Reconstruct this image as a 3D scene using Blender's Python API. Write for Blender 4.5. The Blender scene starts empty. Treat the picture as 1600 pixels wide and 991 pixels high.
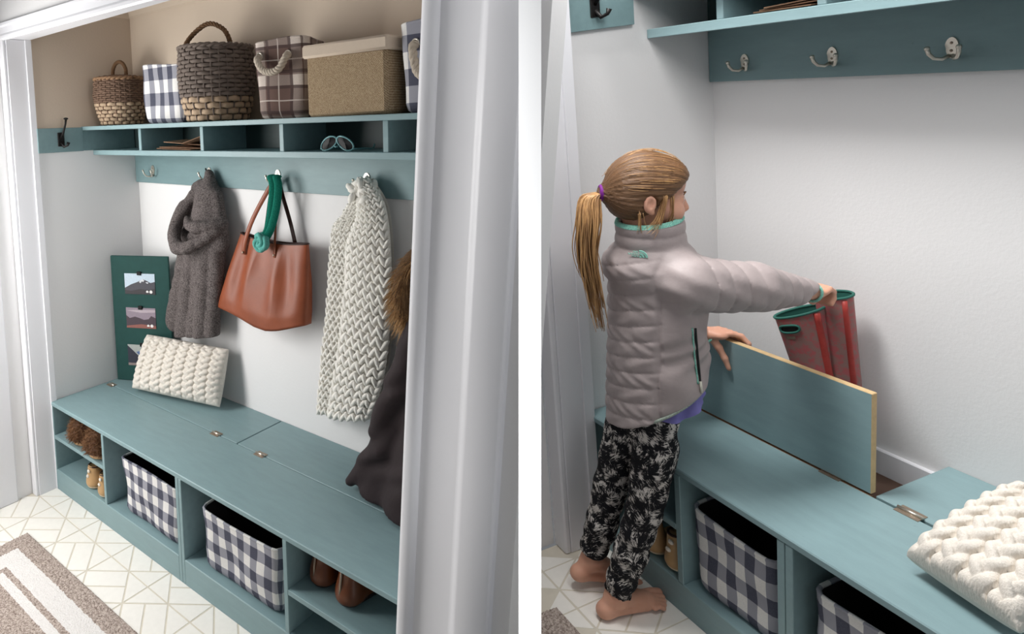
import bpy, bmesh, math, random
import numpy as np
from mathutils import Matrix, Vector
random.seed(7); RNG = np.random.default_rng(7)
SC = bpy.context.scene
COL = SC.collection
# ---------------------------------------------------------------- camera, light, exposure
cam_data = bpy.data.cameras.new('camera'); cam = bpy.data.objects.new('camera', cam_data); COL.objects.link(cam)
cam.matrix_world = Matrix([[0.996498, 0.083619, 0.0, 0.0], [-0.010903, 0.12993, -0.991463, 0.0], [-0.082905, 0.987991, 0.130387, 1.78], [0, 0, 0, 1]])
cam_data.sensor_fit = 'HORIZONTAL'; cam_data.sensor_width = 36.0
cam_data.lens = 22.8705; cam_data.shift_x = 0.213764; cam_data.shift_y = -0.125973; cam_data.clip_start = 0.02
SC.camera = cam
world = bpy.data.worlds.new('daylight'); SC.world = world; world.use_nodes = True
bg = world.node_tree.nodes['Background']; bg.inputs[0].default_value = (0.93, 0.96, 1.0, 1); bg.inputs[1].default_value = 0.15
def area(name, loc, target, size, power, color):
    d = bpy.data.lights.new(name, 'AREA'); d.shape = 'RECTANGLE'; d.size, d.size_y = size; d.energy = power; d.color = color
    o = bpy.data.objects.new(name, d); COL.objects.link(o); o.location = loc
    o.rotation_euler = (Vector(target) - Vector(loc)).to_track_quat('-Z', 'Y').to_euler(); return o
area('window_light', (-1.80, 2.70, 1.28), (-0.15, 2.50, 0.82), (1.1, 1.6), 62, (1.0, 0.985, 0.96))
area('high_fill_light', (0.36, 1.80, 3.4), (1.6, 1.85, 0.9), (0.6, 0.8), 88, (1.0, 0.985, 0.97))  # added light above the alcove roofs for the right alcove; no window there
area('alcove_fill_light', (0.92, 1.10, 2.45), (1.75, 1.70, 1.2), (0.5, 0.5), 8, (1.0, 0.985, 0.97))  # added unseen fill that brightens the right alcove's back wall
area('room_fill_light', (1.7, -1.3, 2.4), (0.95, 2.4, 0.7), (2.4, 1.6), 10, (0.97, 0.98, 1.0))  # added weak, broad fill from behind the camera
strip = area('partition_fill_light', (0.80, 0.30, 1.48), (0.23, 1.05, 1.38), (0.08, 1.3), 1.5, (1.0, 1.0, 1.0)); strip.data.spread = math.radians(36)  # added narrow beam, out of view, only to whiten the partition
SC.view_settings.view_transform = 'Standard'; SC.view_settings.look = 'None'
SC.view_settings.gamma = 1.0; SC.view_settings.use_curve_mapping = False; SC.view_settings.exposure = 0.12
# each half of the picture is an alcove with its own axes: x along its back wall, y into the wall, z up, origin at the bench-top corner
ROOM = [Matrix([[0.720747, 0.691382, 0.050146, -0.913253], [-0.693049, 0.720204, 0.031458, 3.59897], [-0.014366, -0.057427, 0.998246, 0.337602], [0, 0, 0, 1]]),
        Matrix([[0.269752, 0.961623, -0.050146, 1.518726], [-0.962783, 0.268437, -0.031458, 2.277573], [-0.01679, 0.056766, 0.998246, 0.674772], [0, 0, 0, 1]])]
K = 0                                                                # the alcove being built

# ---------------------------------------------------------------- node helpers
class N:
    def __init__(s, name, rough=0.6, metal=0.0, spec=0.3):
        s.m = bpy.data.materials.new(name); s.m.use_nodes = True; s.t = s.m.node_tree; s.b = s.t.nodes['Principled BSDF']
        s.b.inputs['Roughness'].default_value = rough; s.b.inputs['Metallic'].default_value = metal; s.b.inputs['Specular IOR Level'].default_value = spec
        s.tc = s.t.nodes.new('ShaderNodeTexCoord')
    def n(s, typ, ins=None, **kw):
        x = s.t.nodes.new('ShaderNode' + typ)
        for k, v in kw.items(): setattr(x, k, v)
        for k, v in (ins or {}).items(): s.put(x.inputs[k], v)
        return x
    def put(s, sock, v):
        if isinstance(v, bpy.types.NodeSocket): s.t.links.new(v, sock)
        elif isinstance(v, bpy.types.Node): s.t.links.new(v.outputs[0], sock)
        elif isinstance(v, (tuple, list)) and len(v) == 3 and sock.type == 'RGBA': sock.default_value = (*v, 1)
        else: sock.default_value = v
    def math(s, op, a, b=0.0, c=None, clamp=False):
        x = s.t.nodes.new('ShaderNodeMath'); x.operation = op; x.use_clamp = clamp; s.put(x.inputs[0], a); s.put(x.inputs[1], b)
        if c is not None: s.put(x.inputs[2], c)
        return x.outputs[0]
    def mix(s, f, a, b):
        x = s.t.nodes.new('ShaderNodeMix'); x.data_type = 'RGBA'; s.put(x.inputs[0], f); s.put(x.inputs[6], a); s.put(x.inputs[7], b); return x.outputs[2]
    def noise(s, scale, detail=3, rough=0.55, vec=None, stretch=None):
        v = vec if vec is not None else s.tc.outputs['Object']
        if stretch: v = s.n('Mapping', {'Vector': v, 'Scale': stretch}).outputs[0]
        return s.n('TexNoise', {'Vector': v, 'Scale': scale, 'Detail': detail, 'Roughness': rough}).outputs[0]
    def ramp(s, f, lo, hi, a=(0, 0, 0), b=(1, 1, 1)):
        x = s.n('ValToRGB', {'Fac': f}); e = x.color_ramp.elements; e[0].position, e[1].position = lo, hi; e[0].color, e[1].color = (*a, 1), (*b, 1); return x.outputs[0]
    def color(s, c): s.put(s.b.inputs['Base Color'], c); return s
    def bump(s, h, dist=0.001, strength=0.5): s.put(s.b.inputs['Normal'], s.n('Bump', {'Height': h, 'Distance': dist, 'Strength': strength}).outputs[0]); return s
def lin(r, g, b): return tuple(((v / 255) / 12.92 if v / 255 <= 0.04045 else ((v / 255 + 0.055) / 1.055) ** 2.4) for v in (r, g, b))
def plain(name, rgb, rough=0.6, metal=0.0, var=0.12, scale=30, bump=0.0, spec=0.3, bscale=120):
    s = N(name, rough, metal, spec); c = lin(*rgb); d = tuple(v * (1 - var) for v in c)
    s.color(s.mix(s.noise(scale), d, tuple(min(1, v * (1 + var * 0.6)) for v in c)))
    if bump: s.bump(s.noise(bscale, 4), bump, 0.6)
    return s.m
def painted(name, rgb):
    s = N(name, 0.42, 0, 0.35); c = lin(*rgb)
    g = s.noise(9, 5, 0.6, stretch=(1, 4, 4)); w = s.ramp(s.noise(45, 4), 0.70, 0.74)
    base = s.mix(g, tuple(v * 0.86 for v in c), tuple(v * 1.12 for v in c))
    s.color(s.mix(s.math('MULTIPLY', w, 0.25), base, tuple(v * 0.55 for v in c))); s.bump(s.noise(60, 4, stretch=(1, 5, 5)), 0.0006, 0.35); return s.m
def gingham(name, p, dark, midc, light, warp=0.012, off=(0.0, 0.0), plaid=False, pv=None):
    s = N(name, 0.9, 0, 0.1); x = s.n('SeparateXYZ', {0: s.tc.outputs['Object']}); nn = s.n('SeparateXYZ', {0: s.tc.outputs['Normal']})
    side = s.math('GREATER_THAN', s.math('ABSOLUTE', nn.outputs[0]), s.math('ABSOLUTE', nn.outputs[1]))
    wn = s.math('MULTIPLY', s.math('SUBTRACT', s.noise(7, 1), 0.5), warp * 2)
    u = s.math('ADD', s.math('ADD', s.math('MULTIPLY', x.outputs[1], side), s.math('MULTIPLY', x.outputs[0], s.math('SUBTRACT', 1.0, side))), wn)
    v = s.math('ADD', x.outputs[2], wn)
    fu = s.math('FRACT', s.math('ADD', s.math('DIVIDE', u, p), 20 + off[0])); fv = s.math('FRACT', s.math('ADD', s.math('DIVIDE', v, pv or p), 20 + off[1]))
    fine = s.noise(420, 1)
    if not plaid:
        a, b = s.math('LESS_THAN', fu, 0.5), s.math('LESS_THAN', fv, 0.5)
        tw = s.math('FRACT', s.math('MULTIPLY', s.math('ADD', u, v), 260))
        mid = s.mix(s.math('MULTIPLY', tw, 0.6), midc, tuple(0.75 * q + 0.25 * w for q, w in zip(midc, light)))
        c = s.mix(s.math('MULTIPLY', a, b), s.mix(s.math('MAXIMUM', a, b), light, mid), dark)
    else:
        def band(f, lo, hi): return s.math('MULTIPLY', s.math('GREATER_THAN', f, lo), s.math('LESS_THAN', f, hi))
        wu, wv = band(fu, 0.0, 0.26), band(fv, 0.0, 0.26)
        du, dv = s.math('ADD', band(fu, 0.30, 0.38), band(fu, 0.92, 1.0)), s.math('ADD', band(fv, 0.30, 0.38), band(fv, 0.92, 1.0))
        lu, lv = band(fu, 0.62, 0.65), band(fv, 0.62, 0.65)
        c = s.mix(s.math('ADD', s.math('MULTIPLY', s.math('ADD', wu, wv), 0.28), s.math('MULTIPLY', s.math('MULTIPLY', wu, wv), 0.44)), dark, light)
        c = s.mix(s.math('MULTIPLY', s.math('ADD', du, dv, clamp=True), 0.6), c, midc)
        c = s.mix(s.math('MULTIPLY', s.math('ADD', lu, lv, clamp=True), 0.8), c, light)
    s.color(s.mix(s.math('MULTIPLY', fine, 0.35), c, tuple(q * 0.8 for q in midc))); s.bump(fine, 0.0008, 0.5); return s.m

# ---------------------------------------------------------------- mesh builder (vertices in the alcove's axes)
class MB:
    def __init__(s): s.V = []; s.F = []; s.I = []; s.nv = 0
    def raw(s, V, F, mi=0):
        V = np.asarray(V, float).reshape(-1, 3); s.V.append(V); o = s.nv
        for f in F: s.F.append([i + o for i in f])
        s.I += [mi] * len(F); s.nv += len(V); return s
    def box(s, lo, hi, bev=0.0, mi=0, M=None):
        lo, hi = np.minimum(lo, hi).astype(float), np.maximum(lo, hi).astype(float); V = []; idx = {}
        if bev <= 0:
            V = [[(lo, hi)[(i >> a) & 1][a] for a in range(3)] for i in range(8)]
            F = [[0, 2, 3, 1], [4, 5, 7, 6], [0, 1, 5, 4], [2, 6, 7, 3], [0, 4, 6, 2], [1, 3, 7, 5]]
        else:
            bev = min(bev, 0.45 * float((hi - lo).min())); F = []
            for i in range(8):
                for a in range(3):
                    p = [(hi[c] if (i >> c) & 1 else lo[c]) for c in range(3)]
                    for c in range(3):
                        if c != a: p[c] += -bev if (i >> c) & 1 else bev
                    idx[i, a] = len(V); V.append(p)
            for a in range(3):
                b, c = (a + 1) % 3, (a + 2) % 3
                for sgn in (0, 1):
                    q = [idx[(sgn << a) | (ub << b) | (uc << c), a] for ub, uc in ((0, 0), (1, 0), (1, 1), (0, 1))]
                    F.append(q if sgn else q[::-1])
            for a in range(3):
                b, c = (a + 1) % 3, (a + 2) % 3
                for ub in (0, 1):
                    for uc in (0, 1):
                        i0 = (ub << b) | (uc << c); i1 = i0 | (1 << a)
                        q = [idx[i0, b], idx[i1, b], idx[i1, c], idx[i0, c]]; F.append(q if ub == uc else q[::-1])
            for i in range(8):
                q = [idx[i, 0], idx[i, 1], idx[i, 2]]; F.append(q if bin(i).count('1') % 2 else q[::-1])
        V = np.array(V)
        if M is not None: V = xf(M, V)
        return s.raw(V, F, mi)
    def grid(s, P, cu=False, cv=False, caps=False, mi=0):
        P = np.asarray(P, float); nu, nv = P.shape[:2]; F = []
        for i in range(nu - (0 if cu else 1)):
            for j in range(nv - (0 if cv else 1)):
                a, b = (i + 1) % nu, (j + 1) % nv; F.append([i * nv + j, a * nv + j, a * nv + b, i * nv + b])
        if caps and cv: F.append(list(range(nv))); F.append([(nu - 1) * nv + j for j in reversed(range(nv))])
        return s.raw(P.reshape(-1, 3), F, mi)
    def tube(s, pts, r, n=8, closed=False, mi=0, flat=1.0, up=None):
        pts = np.asarray(pts, float); m = len(pts); r = np.broadcast_to(np.asarray(r, float), (m,))
        T = np.roll(pts, -1, 0) - np.roll(pts, 1, 0)
        if not closed: T[0] = pts[1] - pts[0]; T[-1] = pts[-1] - pts[-2]
        T /= np.linalg.norm(T, axis=1)[:, None] + 1e-12
        u = np.array(up, float) if up is not None else (np.array([0, 0, 1.0]) if abs(T[0][2]) < 0.9 else np.array([1.0, 0, 0]))
        P = np.zeros((m, n, 3)); an = np.arange(n) * 2 * math.pi / n
        for i in range(m):
            u = u - T[i] * (u @ T[i]); u /= np.linalg.norm(u) + 1e-12; w = np.cross(T[i], u)
            P[i] = pts[i] + r[i] * (np.cos(an)[:, None] * u * flat + np.sin(an)[:, None] * w)
        return s.grid(P, cu=closed, cv=True, caps=not closed, mi=mi)
    def ball(s, c, r, n=8, m=6, M=None, mi=0):
        r = np.broadcast_to(np.asarray(r, float), (3,)); th = np.linspace(0, math.pi, m + 1); ph = np.arange(n) * 2 * math.pi / n
        V = [[0, 0, r[2]]] + [[r[0] * math.sin(t) * math.cos(p), r[1] * math.sin(t) * math.sin(p), r[2] * math.cos(t)] for t in th[1:-1] for p in ph] + [[0, 0, -r[2]]]
        F = [[0, 1 + j, 1 + (j + 1) % n] for j in range(n)]
        for i in range(m - 2):
            for j in range(n): F.append([1 + i * n + j, 1 + (i + 1) * n + j, 1 + (i + 1) * n + (j + 1) % n, 1 + i * n + (j + 1) % n])
        b = 1 + (m - 2) * n; F += [[len(V) - 1, b + (j + 1) % n, b + j] for j in range(n)]
        V = np.array(V)
        if M is not None: V = V @ np.asarray(M).T
        return s.raw(V + np.asarray(c, float), F, mi)
    def prism(s, poly, o, ux, uy, d, mi=0):
        """poly in the plane o + a*ux + b*uy, extruded by the vector d"""
        o, ux, uy, d = (np.asarray(q, float) for q in (o, ux, uy, d)); n = len(poly)
        A = np.array([o + a * ux + b * uy for a, b in poly]); F = [list(range(n))[::-1], [n + i for i in range(n)]]
        F += [[i, (i + 1) % n, n + (i + 1) % n, n + i] for i in range(n)]
        return s.raw(np.vstack([A, A + d]), F, mi)
    def lathe(s, c, prof, n=32, M=None, closed_ends=True, mi=0):
        an = np.arange(n) * 2 * math.pi / n
        P = np.array([[[r * math.cos(a), r * math.sin(a), z] for a in an] for r, z in prof])
        if M is not None: P = P @ np.asarray(M).T
        return s.grid(P + np.asarray(c, float), cv=True, caps=closed_ends, mi=mi)
    def build(s, name, mat, parent=None, smooth=False, kind=None, label=None, fix=True):
        V = np.vstack(s.V); base = np.array(parent.get('_b', (0, 0, 0))) if parent else np.zeros(3)
        me = bpy.data.meshes.new(name); me.from_pydata((V - base).tolist(), [], s.F); me.validate()
        for m in (mat if isinstance(mat, (list, tuple)) else [mat]): me.materials.append(m)
        if len(me.polygons) == len(s.I) and any(s.I): me.polygons.foreach_set('material_index', s.I)
        if fix:
            b = bmesh.new(); b.from_mesh(me); bmesh.ops.recalc_face_normals(b, faces=b.faces); b.to_mesh(me); b.free()
        if smooth: me.shade_smooth() if smooth is True else me.shade_smooth()
        o = bpy.data.objects.new(name, me); COL.objects.link(o)
        if smooth == 'auto': me.set_sharp_from_angle(angle=math.radians(38))
        if parent: o.parent = parent; o['_b'] = list(base)
        else: o.matrix_world = ROOM[K]; o['_b'] = [0, 0, 0]
        if kind: o['kind'] = kind
        if label: o['label'] = label
        return o
def xf(M, V): M = np.asarray(M); return V @ M[:3, :3].T + M[:3, 3]
def rotz(a, c=(0, 0, 0)): m = Matrix.Translation(c) @ Matrix.Rotation(a, 4, 'Z') @ Matrix.Translation([-q for q in c]); return np.array(m)
def frame(o, ux, uy, uz): m = np.eye(4); m[:3, 0], m[:3, 1], m[:3, 2], m[:3, 3] = ux, uy, uz, o; return m
def thing(name, base, label, cat, group=None):
    o = bpy.data.objects.new(name, None); COL.objects.link(o); o.empty_display_size = 0.05
    o.matrix_world = ROOM[K] @ Matrix.Translation(base); o['_b'] = list(base); o['label'] = label; o['category'] = cat
    if group: o['group'] = group
    return o
def one(name, mb, mat, base, label, cat, group=None, smooth=False):
    t = bpy.data.objects.new('tmp', None); t['_b'] = list(base); o = mb.build(name, mat, None, smooth)
    o.data.transform(Matrix.Translation([-q for q in base])); o.matrix_world = ROOM[K] @ Matrix.Translation(base); o['_b'] = list(base)
    o['label'] = label; o['category'] = cat
    if group: o['group'] = group
    bpy.data.objects.remove(t); return o
def struct(name, mb, mat, smooth=False, parent=None):
    o = mb.build(name, mat, parent, smooth); o['kind'] = 'structure'; return o
def slab(lo, hi, bev=0.0015): return MB().box(lo, hi, bev)

# ---------------------------------------------------------------- materials
def wallpaint(name, rgb, b=0.0012):
    s = N(name, 0.65, 0, 0.25); c = lin(*rgb); s.color(s.mix(s.noise(3, 2), tuple(v * 0.97 for v in c), c)); s.bump(s.noise(90, 4, 0.6), b, 0.45); return s.m
m_wall = wallpaint('white_wall_paint', (232, 231, 231)); m_beige = wallpaint('beige_wall_paint', (206, 190, 172)); m_trim = wallpaint('white_trim_gloss', (236, 236, 240), 0.0002)
m_trim.node_tree.nodes['Principled BSDF'].inputs['Roughness'].default_value = 0.35
m_teal = painted('teal_paint', (132, 158, 162)); m_rail = painted('teal_rail_paint', (120, 146, 149))
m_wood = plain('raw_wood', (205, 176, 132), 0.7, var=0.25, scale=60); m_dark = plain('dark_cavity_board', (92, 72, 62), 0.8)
m_nickel = plain('brushed_nickel', (214, 208, 196), 0.3, 0.9, 0.08); m_iron = plain('black_iron', (26, 24, 24), 0.45, 0.4, 0.1)
m_grout = plain('floor_grout', (214, 207, 192), 0.7); m_tile = plain('cream_vinyl', (240, 237, 230), 0.38, var=0.06, scale=40, bump=0.0004, bscale=200)
m_gap = plain('shadow_gap', (50, 56, 58), 0.9)
# ================================================================ both alcoves: shell, floor, benches, shelves
def teal_unit(x0, x1, d, shelves, zb, zf, label, base_y=-0.5985, open_back=False):
    """a bench cabinet from x0 to x1 with an inner divider at d; shelves = [(x0, x1, top z)]"""
    t = thing('bench_cabinet', (x0, base_y, zf), label, 'cabinet'); th = 0.019; y0, y1 = base_y, -0.004
    for xa in (x0, x1 - th): slab((xa, y0, zf), (xa + th, y1, -0.021)).build('side_panel', m_teal, t)
    if d: slab((d, y0, zb), (d + th, -0.29, -0.021)).build('divider', m_teal, t)
    slab((x0 + th, y0 + 0.001, zb - 0.019), (x1 - th, y1, zb)).build('bottom_board', m_teal, t)
    slab((x0 + th, y0, zf), (x1 - th, y0 + 0.019, zb - 0.002)).build('kickboard', m_teal, t)
    slab((x0 + th, -0.29, zb), (x1 - th, -0.272, -0.021)).build('inner_panel', m_teal, t)
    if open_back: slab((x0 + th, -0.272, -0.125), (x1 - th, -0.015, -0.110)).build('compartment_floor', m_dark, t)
    for xa, xb, z in shelves: slab((xa, y0, z - 0.019), (xb, -0.29, z)).build('shelf', m_teal, t)
    return t
def hinge(t, x, y, z=0.0, upright=False):
    h = MB()
    h.box((x - 0.026, y - 0.018, z), (x + 0.026, y - 0.001, z + 0.0015))
    if upright: h.box((x - 0.026, y - 0.0035, z), (x + 0.026, y - 0.002, z + 0.018))
    else: h.box((x - 0.026, y + 0.001, z), (x + 0.026, y + 0.018, z + 0.0015))
    o = h.build('hinge', m_bronze, t)
    MB().tube([(x - 0.027, y, z + 0.003), (x + 0.027, y, z + 0.003)], 0.0042, 8).build('pin', m_nickel, o, True)
m_edge = plain('bare_edge_wood', (122, 94, 72), 0.8, var=0.2)
m_bronze = plain('hinge_leaf', (158, 142, 126), 0.4, 0.7, 0.1)
def bench_top(xs, S, s, lid_open, label, hinges):
    t = thing('worktop', (0.0, -0.5985, -0.02), label, 'worktop')
    slab((xs[0], -0.5995, -0.021), (xs[1], s - (0.008 if lid_open else 0.0015), 0.0), 0.003).build('front_board', m_teal, t)
    if lid_open: slab((xs[0] + 0.04, s - 0.0085, -0.021), (S - 0.002, s + 0.003, -0.0015)).build('bare_edge', m_edge, t, label='bare brown wood edge')
    if lid_open:
        o = MB().box((xs[0] + 0.045, s - 0.008, 0.004), (S - 0.002, s + 0.010, 0.284), 0.0015)
        q = o.build('lid', [m_teal, m_wood], t, label='raised lid, raw wood edges')
        for p in q.data.polygons:
            if abs(p.normal[1]) < 0.9: p.material_index = 1
    else: slab((xs[0], s + 0.0015, -0.02), (S - 0.0025, -0.002, 0.0), 0.002).build('lid', m_teal, t)
    slab((S + 0.0025, s + 0.0015, -0.02), (xs[1], -0.002, 0.0), 0.002).build('lid', m_teal, t)
    for x, up in hinges: hinge(t, x, s, 0.0, up)
    return t
m_cubby = painted('shaded_teal_back', (66, 82, 82))  # shade inside the cubbies, put into the back board's colour
def hat_shelf(x1, divs, label, z=(1.242, 1.267, 1.372, 1.392)):
    t = thing('hat_shelf', (0.0, 0.0, z[0]), label, 'shelf')
    slab((0, -0.331, z[2]), (x1, -0.001, z[3]), 0.002).build('top_board', m_teal, t)
    slab((0, -0.27, z[0]), (x1, -0.001, z[1]), 0.002).build('bottom_board', m_teal, t)
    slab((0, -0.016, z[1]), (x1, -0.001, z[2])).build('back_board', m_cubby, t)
    for d in divs: slab((d - 0.011, -0.268, z[1]), (d + 0.011, -0.016, z[2])).build('divider', m_teal, t)
    return t
def hook(t, x, z, y=-0.018, sc=1.0):
    """double coat hook: oval plate, a straight lower peg each side curving up"""
    p = [(0.013 * math.sin(a) * (1 + 0.25 * (math.cos(a) > 0)), 0.03 * math.cos(a)) for a in np.linspace(0, 2 * math.pi, 20, endpoint=False)]
    h = MB().prism(p, (x, y, z), (sc, 0, 0), (0, 0, sc), (0, -0.004, 0)).build('coat_hook', m_nickel, t, 'auto')
    for q in (-1, 1):
        pts = [(x + q * sc * a, y - 0.004 - sc * b, z + sc * c) for a, b, c in ((0.004, 0.0, -0.022), (0.014, 0.012, -0.03), (0.027, 0.024, -0.026), (0.035, 0.032, -0.012), (0.037, 0.036, 0.004))]
        MB().tube(pts, [0.005, 0.0045, 0.0042, 0.0045, 0.0055], 8).ball(pts[-1], 0.0062, 8, 6).build('prong', m_nickel, h, True)
    for zz in (0.014, -0.008): MB().ball((x, y - 0.0045, z + zz * sc), (0.0035, 0.0018, 0.0035), 8, 4).build('screw', m_bronze, h, True)
    return h
def iron_hook(t, y, z, x=0.018):
    b = MB().box((x, y - 0.018, z - 0.05), (x + 0.006, y + 0.018, z + 0.02), 0.005).build('iron_hook', m_iron, t)
    MB().tube([(x + 0.004, y, z - 0.01), (x + 0.028, y, z + 0.015), (x + 0.05, y + 0.004, z + 0.06), (x + 0.055, y + 0.006, z + 0.085)], [0.007, 0.006, 0.005, 0.006], 8).ball((x + 0.055, y + 0.006, z + 0.088), (0.013, 0.012, 0.006), 10, 6).build('upper_arm', m_iron, b, True)
    MB().tube([(x + 0.004, y, z - 0.03), (x + 0.02, y + 0.006, z - 0.052), (x + 0.036, y + 0.016, z - 0.045), (x + 0.04, y + 0.02, z - 0.03)], [0.008, 0.007, 0.006, 0.009], 8).build('lower_arm', m_iron, b, True)
def tiles(fl, org, a, b, ir, jr, z, inside):
    """vinyl cells on the lattice org + i*a + j*b: crossed squares alternate with pairs of half-cell rectangles"""
    a, b, org = np.array(a), np.array(b), np.array(org); g = 0.020; cache = {}
    def cell(kind):
        if kind in cache: return cache[kind]
        if kind == 0: polys = [[(0, 0), (1, 0), (.5, .5)], [(1, 0), (1, 1), (.5, .5)], [(1, 1), (0, 1), (.5, .5)], [(0, 1), (0, 0), (.5, .5)]]
        elif kind == 1: polys = [[(0, 0), (.5, 0), (.5, 1), (0, 1)], [(.5, 0), (1, 0), (1, 1), (.5, 1)]]
        else: polys = [[(0, 0), (1, 0), (1, .5), (0, .5)], [(0, .5), (1, .5), (1, 1), (0, 1)]]
        out = []
        for p in polys:
            c = np.mean(p, 0); q = []
            for k in range(len(p)):
                p0, p1, p2 = np.array(p[k - 1]), np.array(p[k]), np.array(p[(k + 1) % len(p)]); e1 = (p1 - p0) / np.linalg.norm(p1 - p0); e2 = (p2 - p1) / np.linalg.norm(p2 - p1)
                n1, n2 = np.array([-e1[1], e1[0]]), np.array([-e2[1], e2[0]]); q.append(p1 + g * (n1 + n2) / (1 + n1 @ n2))
            out.append([(x * a + y * b) for x, y in q])
        ms = []
        for q in out:
            n = len(q); V = [(x, y, 0.0012) for x, y in q] + [(x, y, -0.001) for x, y in q]
            me = bpy.data.meshes.new('tile'); me.from_pydata(V, [], [list(range(n))] + [[i, n + i, n + (i + 1) % n, (i + 1) % n] for i in range(n)])
            bm = bmesh.new(); bm.from_mesh(me); bmesh.ops.recalc_face_normals(bm, faces=bm.faces); bm.to_mesh(me); bm.free(); me.materials.append(m_tile); ms.append(me)
        cache[kind] = ms; return ms
    for i in ir:
        for j in jr:
            o = org + i * a + j * b; c = o + (a + b) / 2
            if not inside(c[0], c[1]): continue
            kind = 0 if (i + j) % 2 == 0 else (1 + j % 2)
            for me in cell(kind):
                ob = bpy.data.objects.new('tile', me); COL.objects.link(ob); ob.parent = fl; ob.location = (o[0], o[1], z)

# ---------------------------------------------------------------- left alcove
K = 0; ZF = -0.466
fl = struct('floor_left', MB().box((-0.05, -3.2, ZF - 0.05), (2.15, -0.002, ZF)), m_grout)
tiles(fl, (0.5652, -0.7015), (0.1395, 0.115), (0.1395, -0.119), range(-9, 9), range(-9, 9), ZF, lambda x, y: -0.0 < x < 1.7 and -1.9 < y < -0.56)
struct('wall_back_left', MB().box((-0.06, 0.0, ZF), (2.24, 0.05, 1.262)), m_wall)
struct('wall_back_left_upper', MB().box((-0.06, 0.0, 1.262), (2.24, 0.05, 2.06)), m_beige)
struct('wall_side_left', MB().box((-0.06, -0.575, ZF), (0.0, 0.0, 1.30)), m_wall)
struct('wall_side_left_upper', MB().box((-0.06, -0.575, 1.30), (0.0, 0.0, 2.06)), m_beige)
struct('wall_end_left', MB().prism([(2.235, 0.0), (2.30, -0.60), (2.33, -0.60), (2.25, 0.0)], (0, 0, ZF), (1, 0, 0), (0, 1, 0), (0, 0, 2.526)), m_wall)
struct('ceiling_left', MB().box((-0.06, -0.70, 2.06), (2.24, 0.05, 2.10)), m_wall)
struct('trim_crown', MB().prism([(0, 0), (0.028, 0), (0.028, 0.012), (0.012, 0.04), (0, 0.05)], (0.0, 0.0, 2.02), (0, -1, 0), (0, 0, -1), (2.2, 0, 0)), m_beige)
struct('trim_crown_side', MB().prism([(0, 0), (0.028, 0), (0.028, 0.012), (0.012, 0.04), (0, 0.05)], (0.0, 0.0, 2.02), (1, 0, 0), (0, 0, -1), (0, -0.575, 0)), m_beige)
j = MB().box((-0.05, -0.69, ZF), (0.004, -0.575, 1.815), 0.002).box((0.004, -0.60, ZF), (0.012, -0.57, 1.815), 0.001); struct('trim_jamb_left', j, m_trim)
struct('trim_casing_left', MB().box((-0.045, -0.706, ZF), (0.0, -0.69, 1.815), 0.004), m_trim)
h = MB().prism([(-0.115, 0), (0, 0), (0, 0.035), (-0.03, 0.035), (-0.03, 0.245), (-0.115, 0.245)], (-0.05, -0.69, 1.815), (0, -1, 0), (0, 0, 1), (2.31, 0, 0.036)); struct('trim_header_jamb', h, m_trim)
h = MB().prism([(0, 0), (0.012, 0.0), (0.017, 0.008), (0.017, 0.02), (0.012, 0.03), (0.012, 0.06), (0.02, 0.066), (0.02, 0.078), (0, 0.08)], (-0.05, -0.69, 1.808), (0, -1, 0), (0, 0, 1), (2.57, 0, 0)); struct('trim_header_casing', h, m_trim)
struct('wall_front_left', MB().prism([(-0.05, 1.883), (2.30, 1.919), (2.30, 2.06), (-0.05, 2.06)], (0, -0.69, 0), (1, 0, 0), (0, 0, 1), (0, 0.03, 0)), m_wall)
struct('wall_outer_left', MB().box((-0.09, -1.7, ZF), (-0.05, -0.70, 2.06)), m_wall)
struct('trim_door_casing', MB().box((-0.05, -0.90, ZF), (-0.032, -0.782, 2.06), 0.006), m_trim)
struct('trim_threshold', MB().box((-0.048, -1.1, ZF), (0.0, -0.90, ZF + 0.03), 0.004), plain('oak_threshold', (120, 88, 62), 0.6))
# the moulded casing right of the opening
prof = [(0.0, 0.11), (0.0, -0.004), (0.006, -0.014), (0.018, -0.020), (0.034, -0.018), (0.046, -0.010), (0.050, -0.003), (0.070, -0.001), (0.150, -0.004), (0.163, -0.010), (0.172, -0.017), (0.180, -0.019), (0.252, -0.019), (0.256, -0.016), (0.256, 0.0), (0.262, 0.004), (0.262, 0.11)]
prof = [(0.01 + a, b) for a, b in prof]
struct('trim_casing_right', MB().prism(prof, (2.140, -0.69, ZF), (1, 0, 0), (0, 1, 0), (0.150, 0, 2.31)), m_trim, 'auto')
struct('wall_front_right', MB().prism([(2.400, 0), (2.455, 0), (2.455, 0.08), (2.40, 0.08)], (0, -0.686, ZF), (1, 0, 0), (0, 1, 0), (0.150, 0, 2.31)), m_wall)
teal_unit(0.0, 1.0705, 0.486, [(0.019, 0.486, -0.175)], -0.357, ZF, 'teal bench cabinet holding fur slippers, tan shoes and one checked bin')
teal_unit(1.0715, 2.19, 1.653, [(1.672, 2.171, -0.195)], -0.357, ZF, 'teal bench cabinet holding brown leather boots beside a checked bin')
bench_top((0.002, 2.195), 1.071, -0.281, False, 'long teal bench top with two closed hinged lids under the hanging coats', [(0.059, False), (0.933, False), (1.219, False)])
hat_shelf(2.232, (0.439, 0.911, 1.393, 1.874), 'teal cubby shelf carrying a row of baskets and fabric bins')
t = thing('hook_rail', (0.0, 0.0, 1.076), 'teal hook rail behind grey jacket, leather tote and cream scarf', 'rail')
slab((0.001, -0.018, 1.076), (2.232, -0.001, 1.242)).build('board', m_rail, t)
for x in (0.171, 0.648, 1.12, 1.606): hook(t, x, 1.142)
t = thing('side_rail', (0.0, -0.4, 1.262), 'short teal side rail with black iron hook left of the baskets', 'rail')
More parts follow.
